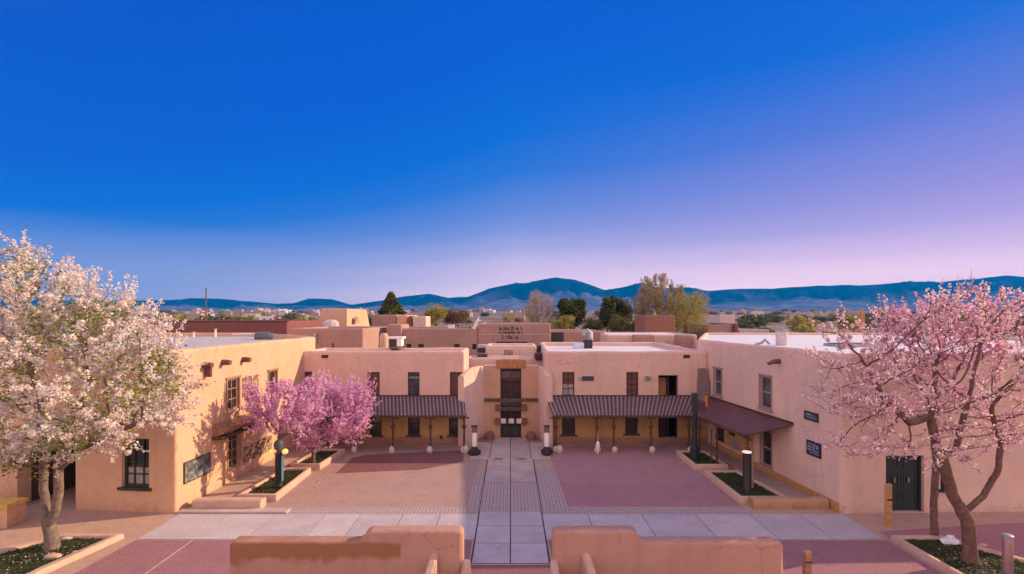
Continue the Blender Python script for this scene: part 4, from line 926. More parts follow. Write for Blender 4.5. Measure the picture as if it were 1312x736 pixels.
mb = MB(); mb.lathe(x, y, [(.14, -.02), (.14, 1.3), (.13, 1.34)], 16); mb.build('tube', plain('rosy_steel', (.42, .26, .27), .35, .1, spec=.6, metal=.5), rt, smooth=True)
mb = MB(); mb.lathe(x, y, [(.15, 1.341), (.155, 1.36), (.15, 1.41), (.1, 1.44)], 16); mb.build('cap', GREYM, rt, smooth=True)
# white sack, stones
x, y = (1217-CX)/K*18.7, 18.7; mb = MB(); rg = random.Random(8); mb.rock((x, y, .2), .34, .22, .14, rg, 9, 5); mb.rock((x+.02, y, .33), .16, .12, .1, rg, 7, 5); o = mb.build('sack', plain('white_sack', (.75, .76, .82), .8, .1)); tag(o, 'crumpled white sack lying in the right tree bed', 'sack')
for px, py, s, lab, mm in ((85, 695, .22, 'flat pale stone behind the white blossom tree trunk', STONE), (68, 718, .3, 'broad pinkish stone before the white blossom tree trunk', KERB), (97, 712, .12, 'small pale stone right of the white blossom tree trunk', STONE), (1259, 703, .16, 'small pink stone right of the forked tree trunk', plain('pink_stone', (.55, .32, .32)))):
    gx, gy = Gp(px, py); mb = MB(); mb.rock((gx, gy, .12), s, s*.6, s*.4, rg); o = mb.build('stone', mm, smooth=True); tag(o, lab, 'stone')
# yellow-topped block at the left edge
rt = root('low_block', (-21.2, 20.6, 0), 'low tan adobe block with bright yellow top at the left edge', 'block')
mb = MB(); mb.box((-23.5, 20.3, -.02), (-20.15, 21.1, .78), .04); mb.build('body', A_TAN, rt)
mb = MB(); mb.box((-23.55, 20.25, .782), (-20.1, 21.15, .95), .04); mb.build('cap', plain('yellow_plaster', (.62, .42, .10)), rt)
# ------------------------------------------------------------------ rooftops behind
def blk(label, px0, px1, ytop, D, depth, m, roofm=GREY_ROOF, holes=None, name='roof_block', cat='building', par=.25, side=0, z0=-.05):
    x0, x1 = (px0-CX)/K*D, (px1-CX)/K*D; H = HC-(ytop-CY)/K*D
    poly = [(x0, D), (x1, D), (x1+side, D+depth), (x0+side*.2, D+depth)]; F = Fr(poly[0], poly[1])
    hs = {0: [F.rect(*h)+(.25,) for h in (holes or [])]}
    b = building(name, label, poly, H, m, roofm, hs, cat=cat, par=par, seed=int(px0)); 
    for h in hs[0]: window(F, b, h, FRAME_B, PANE, 1, 1, .25, .05)
    return b, F
b, F = blk('long oxblood red block behind the left wing roof', 120, 368, 411.5, 49, 12, A_RED, name='red_building')
mb = MB(); F.box(mb, 0, F.L+.05, HC-(412-CY)/K*49-.04, HC-(412-CY)/K*49+.06, -.45, .06); mb.build('coping', plain('brown_coping', (.10, .06, .05)), b)
b, F = blk('mauve flat block with a sunlit right side behind the left facade', 371, 465, 421, 45.5, 9, A_MAUVE, name='mauve_building', side=0)
small_box(F, b, F.rect(403, 407, 427, 439), GREYM, 'meter_box', .3); small_box(F, b, F.rect(426, 427.5, 440, 448), BLACK, 'conduit', .08)
# tapered adobe tower box
D = 62; x0, x1 = (399-CX)/K*D, (441-CX)/K*D; zt = HC+9.5*D/K; rt = root('tapered_tower', ((x0+x1)/2, D+3, 0), 'tapered adobe rooftop box with an arched niche, right side sunlit', 'building')
mb = MB(); mb.hexa([(x0-1.2, D, 0), (x1+.3, D, 0), (x1+1.3, D+11.5, 0), (x0-1.2, D+8.5, 0)], [(x0+.8, D+1, zt), (x1, D+1, zt), (x1-.1, D+10, zt), (x0+.8, D+8, zt)], .15); mb.build('wall', A_TAN, rt)
mb = MB()
for i in range(9):
    a = math.pi*i/8; 
pts = [(x1+.42, D+3.6+math.cos(math.pi*i/10)*.75, 7.6+math.sin(math.pi*i/10)*.8) for i in range(11)]
mb.add([(x1+.3, p[1], p[2]) for p in pts]+[(x1+.52, p[1], p[2]) for p in pts], [tuple(range(11, 22)), tuple(range(11))[::-1]]+[(i, i+1, i+12, i+11) for i in range(10)]); mb.build('niche', A_MAUVE, rt)
mb = MB(); mb.rock(((424-CX)/K*55, 55, 7.35), 1.0, .8, .75, random.Random(2)); o = mb.build('roof_dome', plain('pale_dome', (.55, .45, .42))); tag(o, 'small pale dome on the roof before the tapered box', 'roof dome')
b, F = blk('low grey mauve block beyond with a sunlit end left of the shrubs', 476, 508, 403.5, 76, 10, A_MAUVE, name='mauve_building')
b, F = blk('little tan block as the sunlit end of the low grey one', 508.5, 522, 404, 74, 8, A_TAN, name='sunlit_end')  # lit end of the low grey block, sunlight put into the tan
b, F = blk('little oxblood roof box among the far rooftops', 523, 528, 405, 73, 3, A_RED, name='roof_box', cat='roof box')
b, F = blk('pale rounded roof box beside the oxblood one', 529, 546, 405.5, 71, 4, plain('pale_cream', (.62, .48, .42)), name='roof_box', cat='roof box')
b, F = blk('long mauve building with small square openings and parapet lettering', 495, 612.5, 421, 52, 10, A_MAUVE, name='mauve_building', holes=[(521, 527, 441, 448), (536, 543, 441, 448), (582, 589, 441, 448), (605, 611.5, 441, 448)])
b2, F2 = blk('taller centre part of the mauve building carrying three lines of dark lettering', 612.5, 705.5, 415, 51.8, 10, A_MAUVE, name='mauve_building')
glyphs(F2, F2.s_at(640), F2.s_at(674), F2.z_at(0, 435), F2.z_at(0, 418), [(0, .95, .8), (0, .95, .75), (.1, .72, .75)], random.Random(21), d=.02, th=.16).build('lettering', LETTER_D, b2)
mb = MB(); F2.box(mb, F2.s_at(636), F2.s_at(675.5), F2.z_at(0, 441.5), F2.z_at(0, 438), .01, .08); mb.build('slot_vent', BLACK, b2)
mb = MB(); F2.box(mb, .1, F2.L-.1, F2.z_at(0, 429), F2.z_at(0, 428.3), .0, .05); mb.build('ledge', A_RIGHT, b2)
b, F = blk('raised left end of the long mauve building behind the cooler', 495, 514.5, 416, 51.6, 4, A_MAUVE, name='mauve_building')
b, F = blk('small mauve building with a dark metal panel right of the lettering', 705.5, 775, 424.5, 53, 8, A_MAUVE, WHITE_ROOF, name='mauve_building')
mb = MB(); F.box(mb, F.s_at(707), F.s_at(722), 5.4, F.z_at(0, 426), .01, .12); pn = mb.build('metal_panel', plain('dark_panel', (.07, .06, .06), .5, .3), b)
mb = MB()
for k in range(6): a = F.s_at(708+k*2.3); F.box(mb, a, a+.06, 5.5, F.z_at(0, 427), .12, .16)
mb.build('rib', BLACK, pn)
b, F = blk('dark brown square block standing before the big willow', 827, 865, 404, 68, 6, A_BROWN, name='brown_building')
b, F = blk('wide white roofed block behind the right facade', 778, 893, 429, 49, 8, A_RIGHT, WHITE_ROOF, name='rose_building', par=.12)
for px0, px1, lab in ((814, 840, 'wide brown roof curb on the white roof, dot vent on it'), (870, 889, 'narrow brown roof curb near the right wing')):
    b, F = blk(lab, px0, px1, 429.3, 46.8, 1.5, A_MAUVE, WHITE_ROOF, name='roof_curb', cat='roof curb')
b, F = blk('long brown house with dark end beyond the right wing', 906, 941, 416, 82, 12, A_MAUVE, name='brown_building')
b, F = blk('narrow dark red end block beside the long brown house', 941.5, 946, 415, 81, 10, A_RED, name='red_building')
b, F = blk('pale cream cube house beyond the long brown house', 922.5, 942, 404, 112, 14, plain('cream_stucco', (.62, .50, .46), .9, .08), name='cream_building')
b, F = blk('low pale shed beyond the right wing roof', 947, 986, 422.5, 84, 10, plain('pale_shed', (.50, .40, .38), .9, .1), name='pale_shed', cat='shed')
# evaporative cooler
D = 36.0
def pbox(px0, px1, y0, y1, D_, dep, m, nm, par, bev=.02):
    a = P(px0, y1, D_); b_2 = P(px1, y0, D_); mb = MB(); mb.box((a.x, D_, a.z), (b_2.x, D_+dep, b_2.z), bev); return mb.build(nm, m, par)
rt = root('roof_cooler', P(504, 449, D), 'pale boxy cooler with dark mouth on the left facade roof', 'roof cooler')
pbox(498, 511, 434, 447, D, 1.0, ROCKB, 'housing', rt); c = pbox(496, 516, 432, 434.4, D-.05, 1.1, WHITEP, 'lid', rt); pbox(508.5, 514, 434.5, 444, D-.06, .9, WHITEP, 'side_duct', rt); pbox(499.5, 507, 436, 444.5, D-.03, .03, BLACK, 'mouth', rt); pbox(501, 509, 446.5, 449.5, D, .8, BLACK, 'stand', rt)
rt = root('tank', P(491, 449, 40), 'pale rusty cylinder standing against the sunlit mauve block', 'tank'); q = P(492, 447, 40); mb = MB(); mb.lathe(q.x, q.y, [(.35, 5.7), (.35, 6.9), (.2, 7.15)], 12); mb.build('body', KERB, rt, smooth=True)
def hvac(label, px0, px1, y0, y1, D_, m1, m2, ybase):
    rt = root('roof_unit', P((px0+px1)/2, ybase, D_), label, 'roof unit'); pbox(px0, px1, y0, y1, D_, 1.0, m1, 'casing', rt)
    mb = MB(); a, b_2 = P(px0, y1, D_), P(px1, y0, D_); n = 5
    for k in range(n): z = a.z+(b_2.z-a.z)*(k+.3)/n; mb.box((a.x+.06, D_-.03, z), (b_2.x-.06, D_-.002, z+.03))
    mb.build('louver', m2, rt); 
    mb = MB(); mb.box((a.x+.1, D_+.1, P(0, ybase, D_).z), (b_2.x-.1, D_+.9, a.z)); mb.build('stand', BLACK, rt)
hvac('dark grey roof unit with pale top left of the number block', 612, 622.5, 446, 451.5, 41, plain('dark_unit', (.07, .08, .09), .5), BLACK, 455); pbox(612, 622.5, 442, 445.8, 41, 1.0, plain('unit_top', (.5, .42, .4)), 'lid', [o for o in COL.objects if o.get('label', '').startswith('dark grey roof unit')][0])
hvac('rust brown roof unit left of the entrance parapet', 611.5, 624.5, 453.5, 459.8, 39, plain('brown_unit', (.20, .11, .10), .6), BLACK, 462)
hvac('dark slanted roof unit right of the number block', 687, 699, 443, 451.5, 41, plain('dark_unit', (.07, .08, .09), .5), BLACK, 455)
hvac('dark red roof unit right of the entrance parapet', 685, 699.5, 453.5, 459.8, 37.6, plain('red_unit', (.20, .07, .06), .6), BLACK, 462)
# gooseneck duct on white roof
D = 41; q = P(752, 446, D); rt = root('roof_duct', (q.x, D, 5.86), 'grey hooded duct and pale box on the white facade roof', 'roof duct')
mb = MB(); mb.box((q.x-.2, D, 5.85), (q.x+.45, D+.8, 6.55), .03); mb.build('base', BLACK, rt)
mb = MB(); mb.tube([(q.x-.2, D+.4, 6.9), (q.x-.12, D+.4, 7.15), (q.x+.1, D+.4, 7.28), (q.x+.32, D+.4, 7.15), (q.x+.36, D+.4, 6.5)], .22, 10); mb.build('hood', GREYM, rt, smooth=True)
mb = MB(); mb.box((q.x-1.1, D-.1, 5.85), (q.x-.25, D+.5, 6.3), .02); mb.build('pale_box', plain('pale_blue_box', (.55, .60, .75)), rt)
# cylinder vent on right wing roof
D = 31; q = P(1001.5, 443, D); rt = root('roof_vent', (q.x, D, 6.7), 'big pale cylindrical vent on the right wing roof', 'roof vent')
mb = MB(); mb.lathe(q.x, D, [(.33, 6.65), (.33, 7.55)], 16); mb.build('drum', plain('pale_metal', (.58, .50, .50), .6, .12, 4), rt, smooth=True); mb = MB(); mb.lathe(q.x, D, [(.38, 7.551), (.39, 7.62), (.25, 7.7)], 16); mb.build('cap', GREYM, rt, smooth=True)
D = 30; q = P(976, 440, D); rt = root('roof_pipe', (q.x, D, 6.7), 'small crumpled grey pipe fitting lying on the right wing roof', 'roof pipe'); mb = MB(); mb.tube([(q.x-.4, D, 6.8), (q.x, D, 6.9), (q.x+.2, D, 7.1), (q.x+.5, D+.1, 6.85)], .08, 6); mb.build('pipe', GREYM, rt)
q = P(1063, 437, 30); rt = root('roof_skylight', (20, 30, 6.7), 'flat pale skylight on the right wing roof behind blossoms', 'skylight'); mb = MB(); mb.box((19.0, 29.4, 6.65), (21.2, 30.8, 6.85), .03); mb.build('curb', GREYM, rt); mb = MB(); mb.box((19.15, 29.55, 6.86), (21.05, 30.65, 6.89)); mb.build('pane', PANE_B, rt)
# pole
q = P(264, 411, 56); rt = root('pole', (q.x, 56, 7), 'thin dark rooftop pole rising above the red block', 'pole'); mb = MB(); mb.tube([(q.x, 56, 5), (q.x, 56, P(264, 371, 56).z)], [.09, .06], 8); mb.build('mast', BEAM, rt); mb = MB(); mb.lathe(q.x, 56, [(.09, P(264, 371, 56).z), (.09, P(264, 369.5, 56).z)], 8); mb.build('cap', BLACK, rt)
# drum floodlight on left roof
D = 38; q = P(338, 432, D); rt = root('roof_drum', (q.x, D, 6.7), 'grey horizontal drum with a long arm on the left wing roof', 'roof drum')
mb = MB(); mb.tube([(q.x-.55, D, 6.95), (q.x+.35, D, 6.95), (q.x+.75, D, 6.85)], [.36, .38, .2], 12); mb.build('drum', plain('dark_drum', (.12, .13, .15), .5), rt, smooth=True)
mb = MB(); mb.tube([(q.x-.5, D-.1, 7.15), (q.x-2.2, D-.3, 7.12)], .05, 6); mb.build('arm', WHITEP, rt)
# pipes on left roof parapet
for i, px in enumerate((248, 276)):
    q = P(px, 438, 42); rt = root('vent_pipe', (q.x, 42, 6.7), ['short pale vent pipe at the left end of the left wing roof', 'taller pale vent pipe right of the short one on the left wing roof'][i], 'vent pipe'); mb = MB(); mb.tube([(q.x, 42, 6.6), (q.x, 42, 7.1+.25*i)], .08, 8); mb.build('pipe', WHITEP, rt); mb = MB(); mb.lathe(q.x, 42, [(.13, 7.1+.25*i), (.13, 7.2+.25*i)], 8); mb.build('cap', GREYM, rt)
# rail and slanted pipe by the tall centre block
D = 55; rt = root('roof_rail', P(595, 421, D), 'dark roof railing left of the tall mauve block', 'railing'); mb = MB(); a, b_2 = P(583, 416, D), P(606, 415, D)
zb = P(0, 422, D).z
for k in range(6): x = a.x+(b_2.x-a.x)*k/5; mb.tube([(x, D, zb-.2), (x, D, a.z)], .05, 6)
mb.build('upright', BLACK, rt); mb = MB(); mb.tube([a, b_2], .06, 6); mb.tube([a-Vector((0, 0, .3)), b_2-Vector((0, 0, .3))], .04, 6); mb.build('rail', GREYM, rt)
rt = root('slanted_pipe', P(609, 421, 51), 'white slanted pipe at the step of the mauve building', 'pipe'); mb = MB(); mb.tube([P(606.5, 421.5, 51), P(611, 413, 51), P(613.5, 407, 51)], [.16, .13, .06], 8); mb.build('pipe', WHITEP, rt); mb = MB(); mb.tube([P(611, 413, 51), P(616, 411, 51)], .07, 6); mb.build('branch', WHITEP, rt)
rt = root('white_roof_box', P(579, 421, 56), 'small white box on the mauve roof', 'roof box'); pbox(574, 582, 416.5, 421.5, 56, 1, WHITEP, 'casing', rt); pbox(575, 581, 415.8, 416.4, 55.95, 1.1, GREYM, 'lid', rt)
# orange obelisk
D = 60; x = (1104-CX)/K*D; zt = P(0, 395, D).z; rt = root('obelisk', (x, D, 0), 'orange tapered obelisk pillar beyond the right wing roof', 'obelisk')
mb = MB(); mb.hexa([(x-.5, D-.4, 0), (x+.4, D-.4, 0), (x+.4, D+.4, 0), (x-.5, D+.4, 0)], [(x-.22, D-.2, zt-.6), (x+.22, D-.2, zt-.6), (x+.22, D+.2, zt-.6), (x-.22, D+.2, zt-.6)]); mb.build('shaft', A_ORANGE, rt)
mb = MB(); mb.add([(x-.23, D-.21, zt-.598), (x+.23, D-.21, zt-.598), (x+.23, D+.21, zt-.598), (x-.23, D+.21, zt-.598), (x, D, zt)], [(0, 1, 4), (1, 2, 4), (2, 3, 4), (3, 0, 4)]); mb.build('tip', A_ORANGE, rt)

# ------------------------------------------------------------------ trees
def colonize(seed, trunk, attract, step=.22, infl=2.2, kill=.34, iters=120, up=.12):
    rs = np.random.RandomState(seed); nodes = []; par = []
    for path in trunk:       # list of polylines; first starts at the base; others give (index to attach)
        pi = path[0]; pts = path[1]
        prev = None if pi is None else int(np.argmin(np.linalg.norm(np.array(nodes)-np.array(pts[0], float), axis=1)))
        for i in range(len(pts)):
            p = np.array(pts[i], float)
            if prev is None: nodes.append(p); par.append(-1); prev = 0; continue
            q = nodes[prev]; L = np.linalg.norm(p-q); k = max(1, int(L/step))
            for j in range(1, k+1): nodes.append(q+(p-q)*j/k+rs.randn(3)*.008); par.append(prev); prev = len(nodes)-1
    A = np.asarray(attract, float); alive = np.ones(len(A), bool)
    X = np.array(nodes); best = np.full(len(A), 1e9); bi = np.zeros(len(A), int)
    def upd(new, off):
        d = np.linalg.norm(A[:, None]-new[None], axis=2); j = d.argmin(1); dm = d[np.arange(len(A)), j]; m = dm < best; best[m] = dm[m]; bi[m] = j[m]+off
    for c in range(0, len(X), 200): upd(X[c:c+200], c)
    seen = {}
    for it in range(iters):
        alive &= best > kill; act = alive & (best < infl)
        if not act.any():
            act = alive & (best < infl*2.5)
            if not act.any(): break
        idx = bi[act]; dirs = A[act]-np.array(nodes)[idx]; dirs /= np.linalg.norm(dirs, axis=1, keepdims=True)+1e-9
        new = []; off = len(nodes); u = np.unique(idx)
        for n_ in u:
            d = dirs[idx == n_].sum(0); d /= np.linalg.norm(d)+1e-9; d = d+np.array([0, 0, up])+rs.randn(3)*.12; d /= np.linalg.norm(d)
            if seen.get(n_, 0) >= 3: continue
            seen[n_] = seen.get(n_, 0)+1
            p = nodes[n_]+d*step; new.append(p); par.append(int(n_))
        if not new: break
        nodes += new; upd(np.array(new), off)
        # drop attractors whose node is saturated
        for n_ in u:
            if seen.get(n_, 0) >= 3: alive[(bi == n_) & (best < infl*.5)] &= rs.rand(int(((bi == n_) & (best < infl*.5)).sum())) > .5
    return np.array(nodes), np.array(par)
def radii(nodes, par, tip=.009, ex=2.2, rmax=None):
    n = len(nodes); r = np.zeros(n); ch = [[] for _ in range(n)]
    for i in range(n):
        if par[i] >= 0: ch[par[i]].append(i)
    for i in range(n-1, -1, -1):
        r[i] = tip if not ch[i] else sum(r[c]**ex for c in ch[i])**(1/ex)
    if rmax:
        g = math.log(rmax/tip)/math.log(r[0]/tip) if r[0] > tip else 1; r = tip*(r/tip)**g
    return r, ch
def branch_mesh(nodes, par, r, ch, bmin=0):
    mb = MB(); stack = [(0, None)]
    while stack:
        s, pre = stack.pop(); chain = [pre, s] if pre is not None else [s]; cur = s
        while ch[cur]:
            c = sorted(ch[cur], key=lambda k: -r[k]); chain.append(c[0])
            for o in c[1:]: stack.append((o, cur))
            cur = c[0]
        if len(chain) < 2: continue
        rr = [min(r[chain[1]]*1.08, r[k]) if (k == pre and pre is not None) else r[k] for k in chain]
        if max(rr) < bmin: continue
        ns = 10 if max(rr) > .12 else (6 if max(rr) > .04 else 4)
        mb.tube([nodes[k] for k in chain], rr, ns, caps=False)
    return mb
def ellip(rs, n, c, rad, hollow=.35):
    v_ = rs.randn(n, 3); v_ /= np.linalg.norm(v_, axis=1, keepdims=True); q = (hollow+(1-hollow)*rs.rand(n)**.6)[:, None]; return np.array(c)+v_*q*np.array(rad)
def bloom(nodes, par, r, ch, seed, thr, spurs, spur_len, per, rad, center, size, upb=.8, keep=None, tipboost=2, clump=.45):
    """blossom centres: along fine branches and along short spurs; returns centres, normals, spur polylines"""
    rs = np.random.RandomState(seed); fine = np.where(r < thr)[0]; C_ = []; Ns = []; sp = []; cen = np.array(center)
    for i in fine:
        p = nodes[i]
        if keep is not None and not keep(p): continue
        if rs.rand() < clump:      # a tight umbel of flowers
            c0 = p+rs.randn(3)*rad*.6+np.array([0, 0, rad*.4]); v_ = rs.randn(int(per*4.5), 3); v_ /= np.linalg.norm(v_, axis=1, keepdims=True); C_.append(c0+v_*rad*1.05*(rs.rand(len(v_), 1)**.3)); Ns.append(v_+rs.randn(len(v_), 3)*.3)
        else:
            k = max(1, per//3); C_.append(p+rs.randn(k, 3)*rad*.8); Ns.append(rs.randn(k, 3))
        tip = not ch[i]
        for _ in range(rs.poisson(spurs*(tipboost if tip else 1))):
            out = p-cen; out /= np.linalg.norm(out)+1e-9; d = out*.75+np.array([0, 0, upb])*rs.uniform(.3, 1)+rs.randn(3)*.35; d /= np.linalg.norm(d)
            L = rs.uniform(*spur_len); e = p+d*L; k = max(5, int(L*per*4.2)); t = rs.rand(k, 1)**.8
            C_.append(p+d*L*t+rs.randn(k, 3)*rad*(.85-.6*t)); Ns.append(rs.randn(k, 3)+d); sp.append((p, p+d*L*.5+rs.randn(3)*.02, e))
    C_ = np.concatenate(C_); Nn = np.concatenate(Ns); return C_, Nn, sp
def tree(label, name, base, trunk, attract, bark, pm, seed, rmax, tip=.009, thr=.03, spurs=.5, spur_len=(.2, .5), per=5, rad=.07, size=(.024, .042), center=None, step=.22, infl=2.2, kill=.34,
         leaves=None, leafm=None, upb=.8, cat='tree', group=None, up=.12, sides=5, iters=120, keep=None, shade=(.5, .22), clump=.45):
    rt = root(name, base, label, cat, group)
    nodes, par = colonize(seed, trunk, attract, step, infl, kill, iters, up); r, ch = radii(nodes, par, tip, rmax=rmax)
    # flare of the foot
    for i in range(len(nodes)):
        if r[i] > rmax*.5 and nodes[i][2]-base[2] < .5: r[i] *= 1+.3*(1-(nodes[i][2]-base[2])/.5)
    mb = branch_mesh(nodes, par, r, ch)
    center = center or tuple(np.asarray(attract).mean(0)); rs = np.random.RandomState(seed+5)
    if pm is not None:
        C_, Nn, sp = bloom(nodes, par, r, ch, seed+1, thr, spurs, spur_len, per, rad, center, size, upb, keep, 2, clump)
        for a, b, c in sp: mb.tube([a, b, c], [.008, .006, .003], 3, caps=False)
        # clumpy tone: neighbouring flowers share it
        ph = np.sin(C_[:, 0]*3.1+seed)*np.sin(C_[:, 1]*2.7)*np.sin(C_[:, 2]*3.3+1)
        quads_mesh('crown', C_, Nn, rs.uniform(size[0], size[1], len(C_)), shade[0]+ph*.25+rs.randn(len(C_))*shade[1], pm, rt, sides=sides)
        print(label, 'nodes', len(nodes), 'flowers', len(C_))
    if leaves:
        k = rs.choice(len(nodes), leaves); k = k[(r[k] < .06)]; L = nodes[k]+rs.randn(len(k), 3)*.22; f = np.sin(L[:, 0]*1.3+2)*np.sin(L[:, 2]*1.7)+rs.randn(len(L))*.2 > .18; L = L[f]
        quads_mesh('leaves', L, rs.randn(len(L), 3), rs.uniform(.04, .075, len(L)), rs.rand(len(L)), leafm, rt, sides=4, aspect=.6)
    mb.build('trunk', bark, rt, smooth=True, ang=80)
    return rt
PET_W = petals('white_blossom', [(.66, .48, .46), (.84, .72, .66), (.92, .86, .80), (.95, .92, .86)], .45)
PET_P = petals('rose_blossom', [(.60, .32, .38), (.82, .54, .60), (.90, .70, .72), (.94, .84, .82)], .45)
PET_D = petals('deep_pink_blossom', [(.62, .26, .42), (.78, .38, .56), (.86, .52, .67), (.90, .66, .74)], .4)
PET_M = petals('magenta_blossom', [(.56, .22, .46), (.78, .40, .66), (.88, .56, .77), (.93, .74, .86)], .45)
LEAF = petals('fresh_leaf', [(.14, .18, .03), (.26, .30, .05), (.38, .40, .08)], .4)
rs = np.random.RandomState(11)
def gaps(A, f, th, seed):
    w = np.sin(A[:, 0]*f+seed)*np.sin(A[:, 2]*f*1.2+seed*2)+.6*np.sin(A[:, 1]*f*1.1+A[:, 2]*f*.6+seed)+.4*np.sin(A[:, 0]*f*2.1-A[:, 2]*f*1.7); return A[w > th]
# white blossom tree on the left
def pt(px, py, D): return tuple(P(px, py, D))
A = np.concatenate([ellip(rs, 900, (-15.9, 17.9, 6.1), (4.4, 3.3, 2.9)), ellip(rs, 420, pt(70, 402, 18), (2.6, 2.3, 1.8)), ellip(rs, 200, pt(20, 382, 18), (1.5, 1.5, 1.8)),
                    ellip(rs, 220, pt(165, 440, 18), (1.9, 1.6, 1.8)), ellip(rs, 150, pt(170, 540, 17.8), (1.9, 1.5, .8)), ellip(rs, 260, pt(15, 560, 17.6), (2.6, 1.8, 1.1)), ellip(rs, 60, pt(28, 345, 18), (.6, .8, .8))])
bx, by = Gp(66, 706)
tree('large white blossom tree with twin grey trunks at the left edge', 'blossom_tree', (bx, by, .1),
     [(None, [(bx, by, .05), (bx, by, .6), (bx-.12, by, 1.1), (bx-.28, by, 2.2), (bx-.28, by, 3.2), (bx-.55, by+.1, 4.4), (bx-.4, by, 5.6)]),
      ((1,), [(bx-.02, by-.05, 1.0), (bx+.24, by-.12, 1.5), (bx+.42, by-.15, 2.4), (bx+.34, by-.1, 3.2), (bx+.8, by-.1, 4.1), (bx+1.1, by, 5.4)]),
      ((1,), [(bx+.4, by-.1, 3.0), (bx+1.1, by, 3.7), (bx+2.4, by-.2, 4.3), (bx+3.4, by-.2, 4.7)]), ((1,), [(bx-.2, by, 3.0), (bx-1.4, by-.3, 3.3), (bx-2.4, by-.5, 3.5)])],
     gaps(A, 1.9, -.78, 1.0), BARK_G, PET_W, 3, .20, spurs=.46, per=11, rad=.105, size=(.026, .046), spur_len=(.35, .95), leaves=26000, leafm=LEAF, thr=.03, clump=.5, upb=1.1)
# sparse forked pink tree on the right
bx, by = Gp(1243, 724)
A = np.concatenate([ellip(rs, 1000, pt(1235, 470, 17.2), (3.7, 2.8, 2.9), .35), ellip(rs, 360, pt(1110, 500, 16.8), (1.6, 1.5, 1.6)), ellip(rs, 160, pt(1105, 565, 16.6), (1.4, 1.0, .8)), ellip(rs, 220, pt(1290, 530, 17.2), (1.9, 1.5, 1.2)), ellip(rs, 70, pt(1190, 585, 16.5), (1.8, .9, .35)), ellip(rs, 60, pt(1075, 440, 17), (.8, 1, .9)),
                    ellip(rs, 26, pt(1197, 385, 17.3), (.35, .5, .8)), ellip(rs, 240, pt(1295, 420, 17.5), (1.7, 1.6, 1.5))])
tree('sparse pink blossom tree with a thick forked brown trunk on the right', 'blossom_tree', (bx, by, .1),
     [(None, [(bx, by, .05), (bx-.03, by, .9), (bx-.1, by, 1.55)]), (6, [(bx-.6, by, 2.4), (bx-1.0, by-.1, 3.5), (bx-1.35, by-.1, 4.6), (bx-1.5, by-.1, 5.6)]),
      (6, [(bx+.55, by+.1, 2.3), (bx+1.1, by+.1, 3.3), (bx+1.25, by+.2, 4.1), (bx+.9, by+.2, 5.3)]), (14, [(bx-.3, by+.2, 4.0), (bx-.1, by+.2, 4.8), (bx+.1, by+.1, 5.9)]),
      (18, [(bx-2.3, by-.3, 4.9), (bx-3.2, by-.4, 5.7), (bx-3.9, by-.3, 7.0)])],
     gaps(A, 2.1, -.5, 3.0), BARK_B, PET_P, 8, .205, spurs=.46, per=7, rad=.075, size=(.024, .042), spur_len=(.25, .8), thr=.024, infl=2.4, kill=.30, up=.25, upb=1.4, clump=.4)
bx, by = Gp(1197, 692)
A = np.concatenate([ellip(rs, 460, pt(1215, 430, 20), (3.0, 1.4, 1.5), .1), ellip(rs, 60, pt(1200, 500, 19.6), (1.2, 1.0, 1.0))])
tree('slender deep pink tree behind the forked one on the right', 'blossom_tree', (bx, by, .1),
     [(None, [(bx, by, .05), (bx-.02, by, 1.5), (bx+.08, by, 3), (bx-.05, by+.05, 4.6), (bx+.1, by+.1, 5.8)])], A, BARK_B, PET_D, 14, .12, spurs=.7, per=9, rad=.09, size=(.024, .042), thr=.03, kill=.3, spur_len=(.3, .8), upb=1.3)
# the two magenta trees in the left planters
A = np.concatenate([ellip(rs, 520, pt(366, 527, 25.6), (2.0, 1.6, 1.45), .2), ellip(rs, 100, pt(325, 515, 25.6), (.5, .8, 1.0), .2), ellip(rs, 60, pt(400, 500, 26), (.9, .8, .8))])
bx, by = -11.75, 25.9
tree('wide magenta blossom tree behind the lamp post on the left', 'blossom_tree', (bx, by, .2), [(None, [(bx, by, .15), (bx+.03, by, 1.2), (bx, by, 2.2)])], A, BARK_B, PET_M, 21, .13, spurs=.7, per=12, rad=.085,
     size=(.028, .048), thr=.035, kill=.3, step=.18, spur_len=(.25, .75), upb=1.8, clump=.4)
bx, by = Gp(401, 598)
A = np.concatenate([ellip(rs, 480, pt(428, 532, 28.4), (2.1, 1.6, 1.75), .2), ellip(rs, 120, pt(455, 512, 28.4), (1.2, 1.0, 1.25), .2), ellip(rs, 60, pt(398, 570, 28.4), (.9, .9, .5))])
tree('smaller magenta blossom tree in the rear left planter', 'blossom_tree', (bx, by, .2), [(None, [(bx, by, .15), (bx+.05, by, 1.0), (bx+.15, by, 1.9)])], A, BARK_B, PET_M, 25, .10, spurs=.7, per=12, rad=.09,
     size=(.028, .048), thr=.035, kill=.3, step=.18, spur_len=(.35, 1.0), upb=1.8, clump=.4)

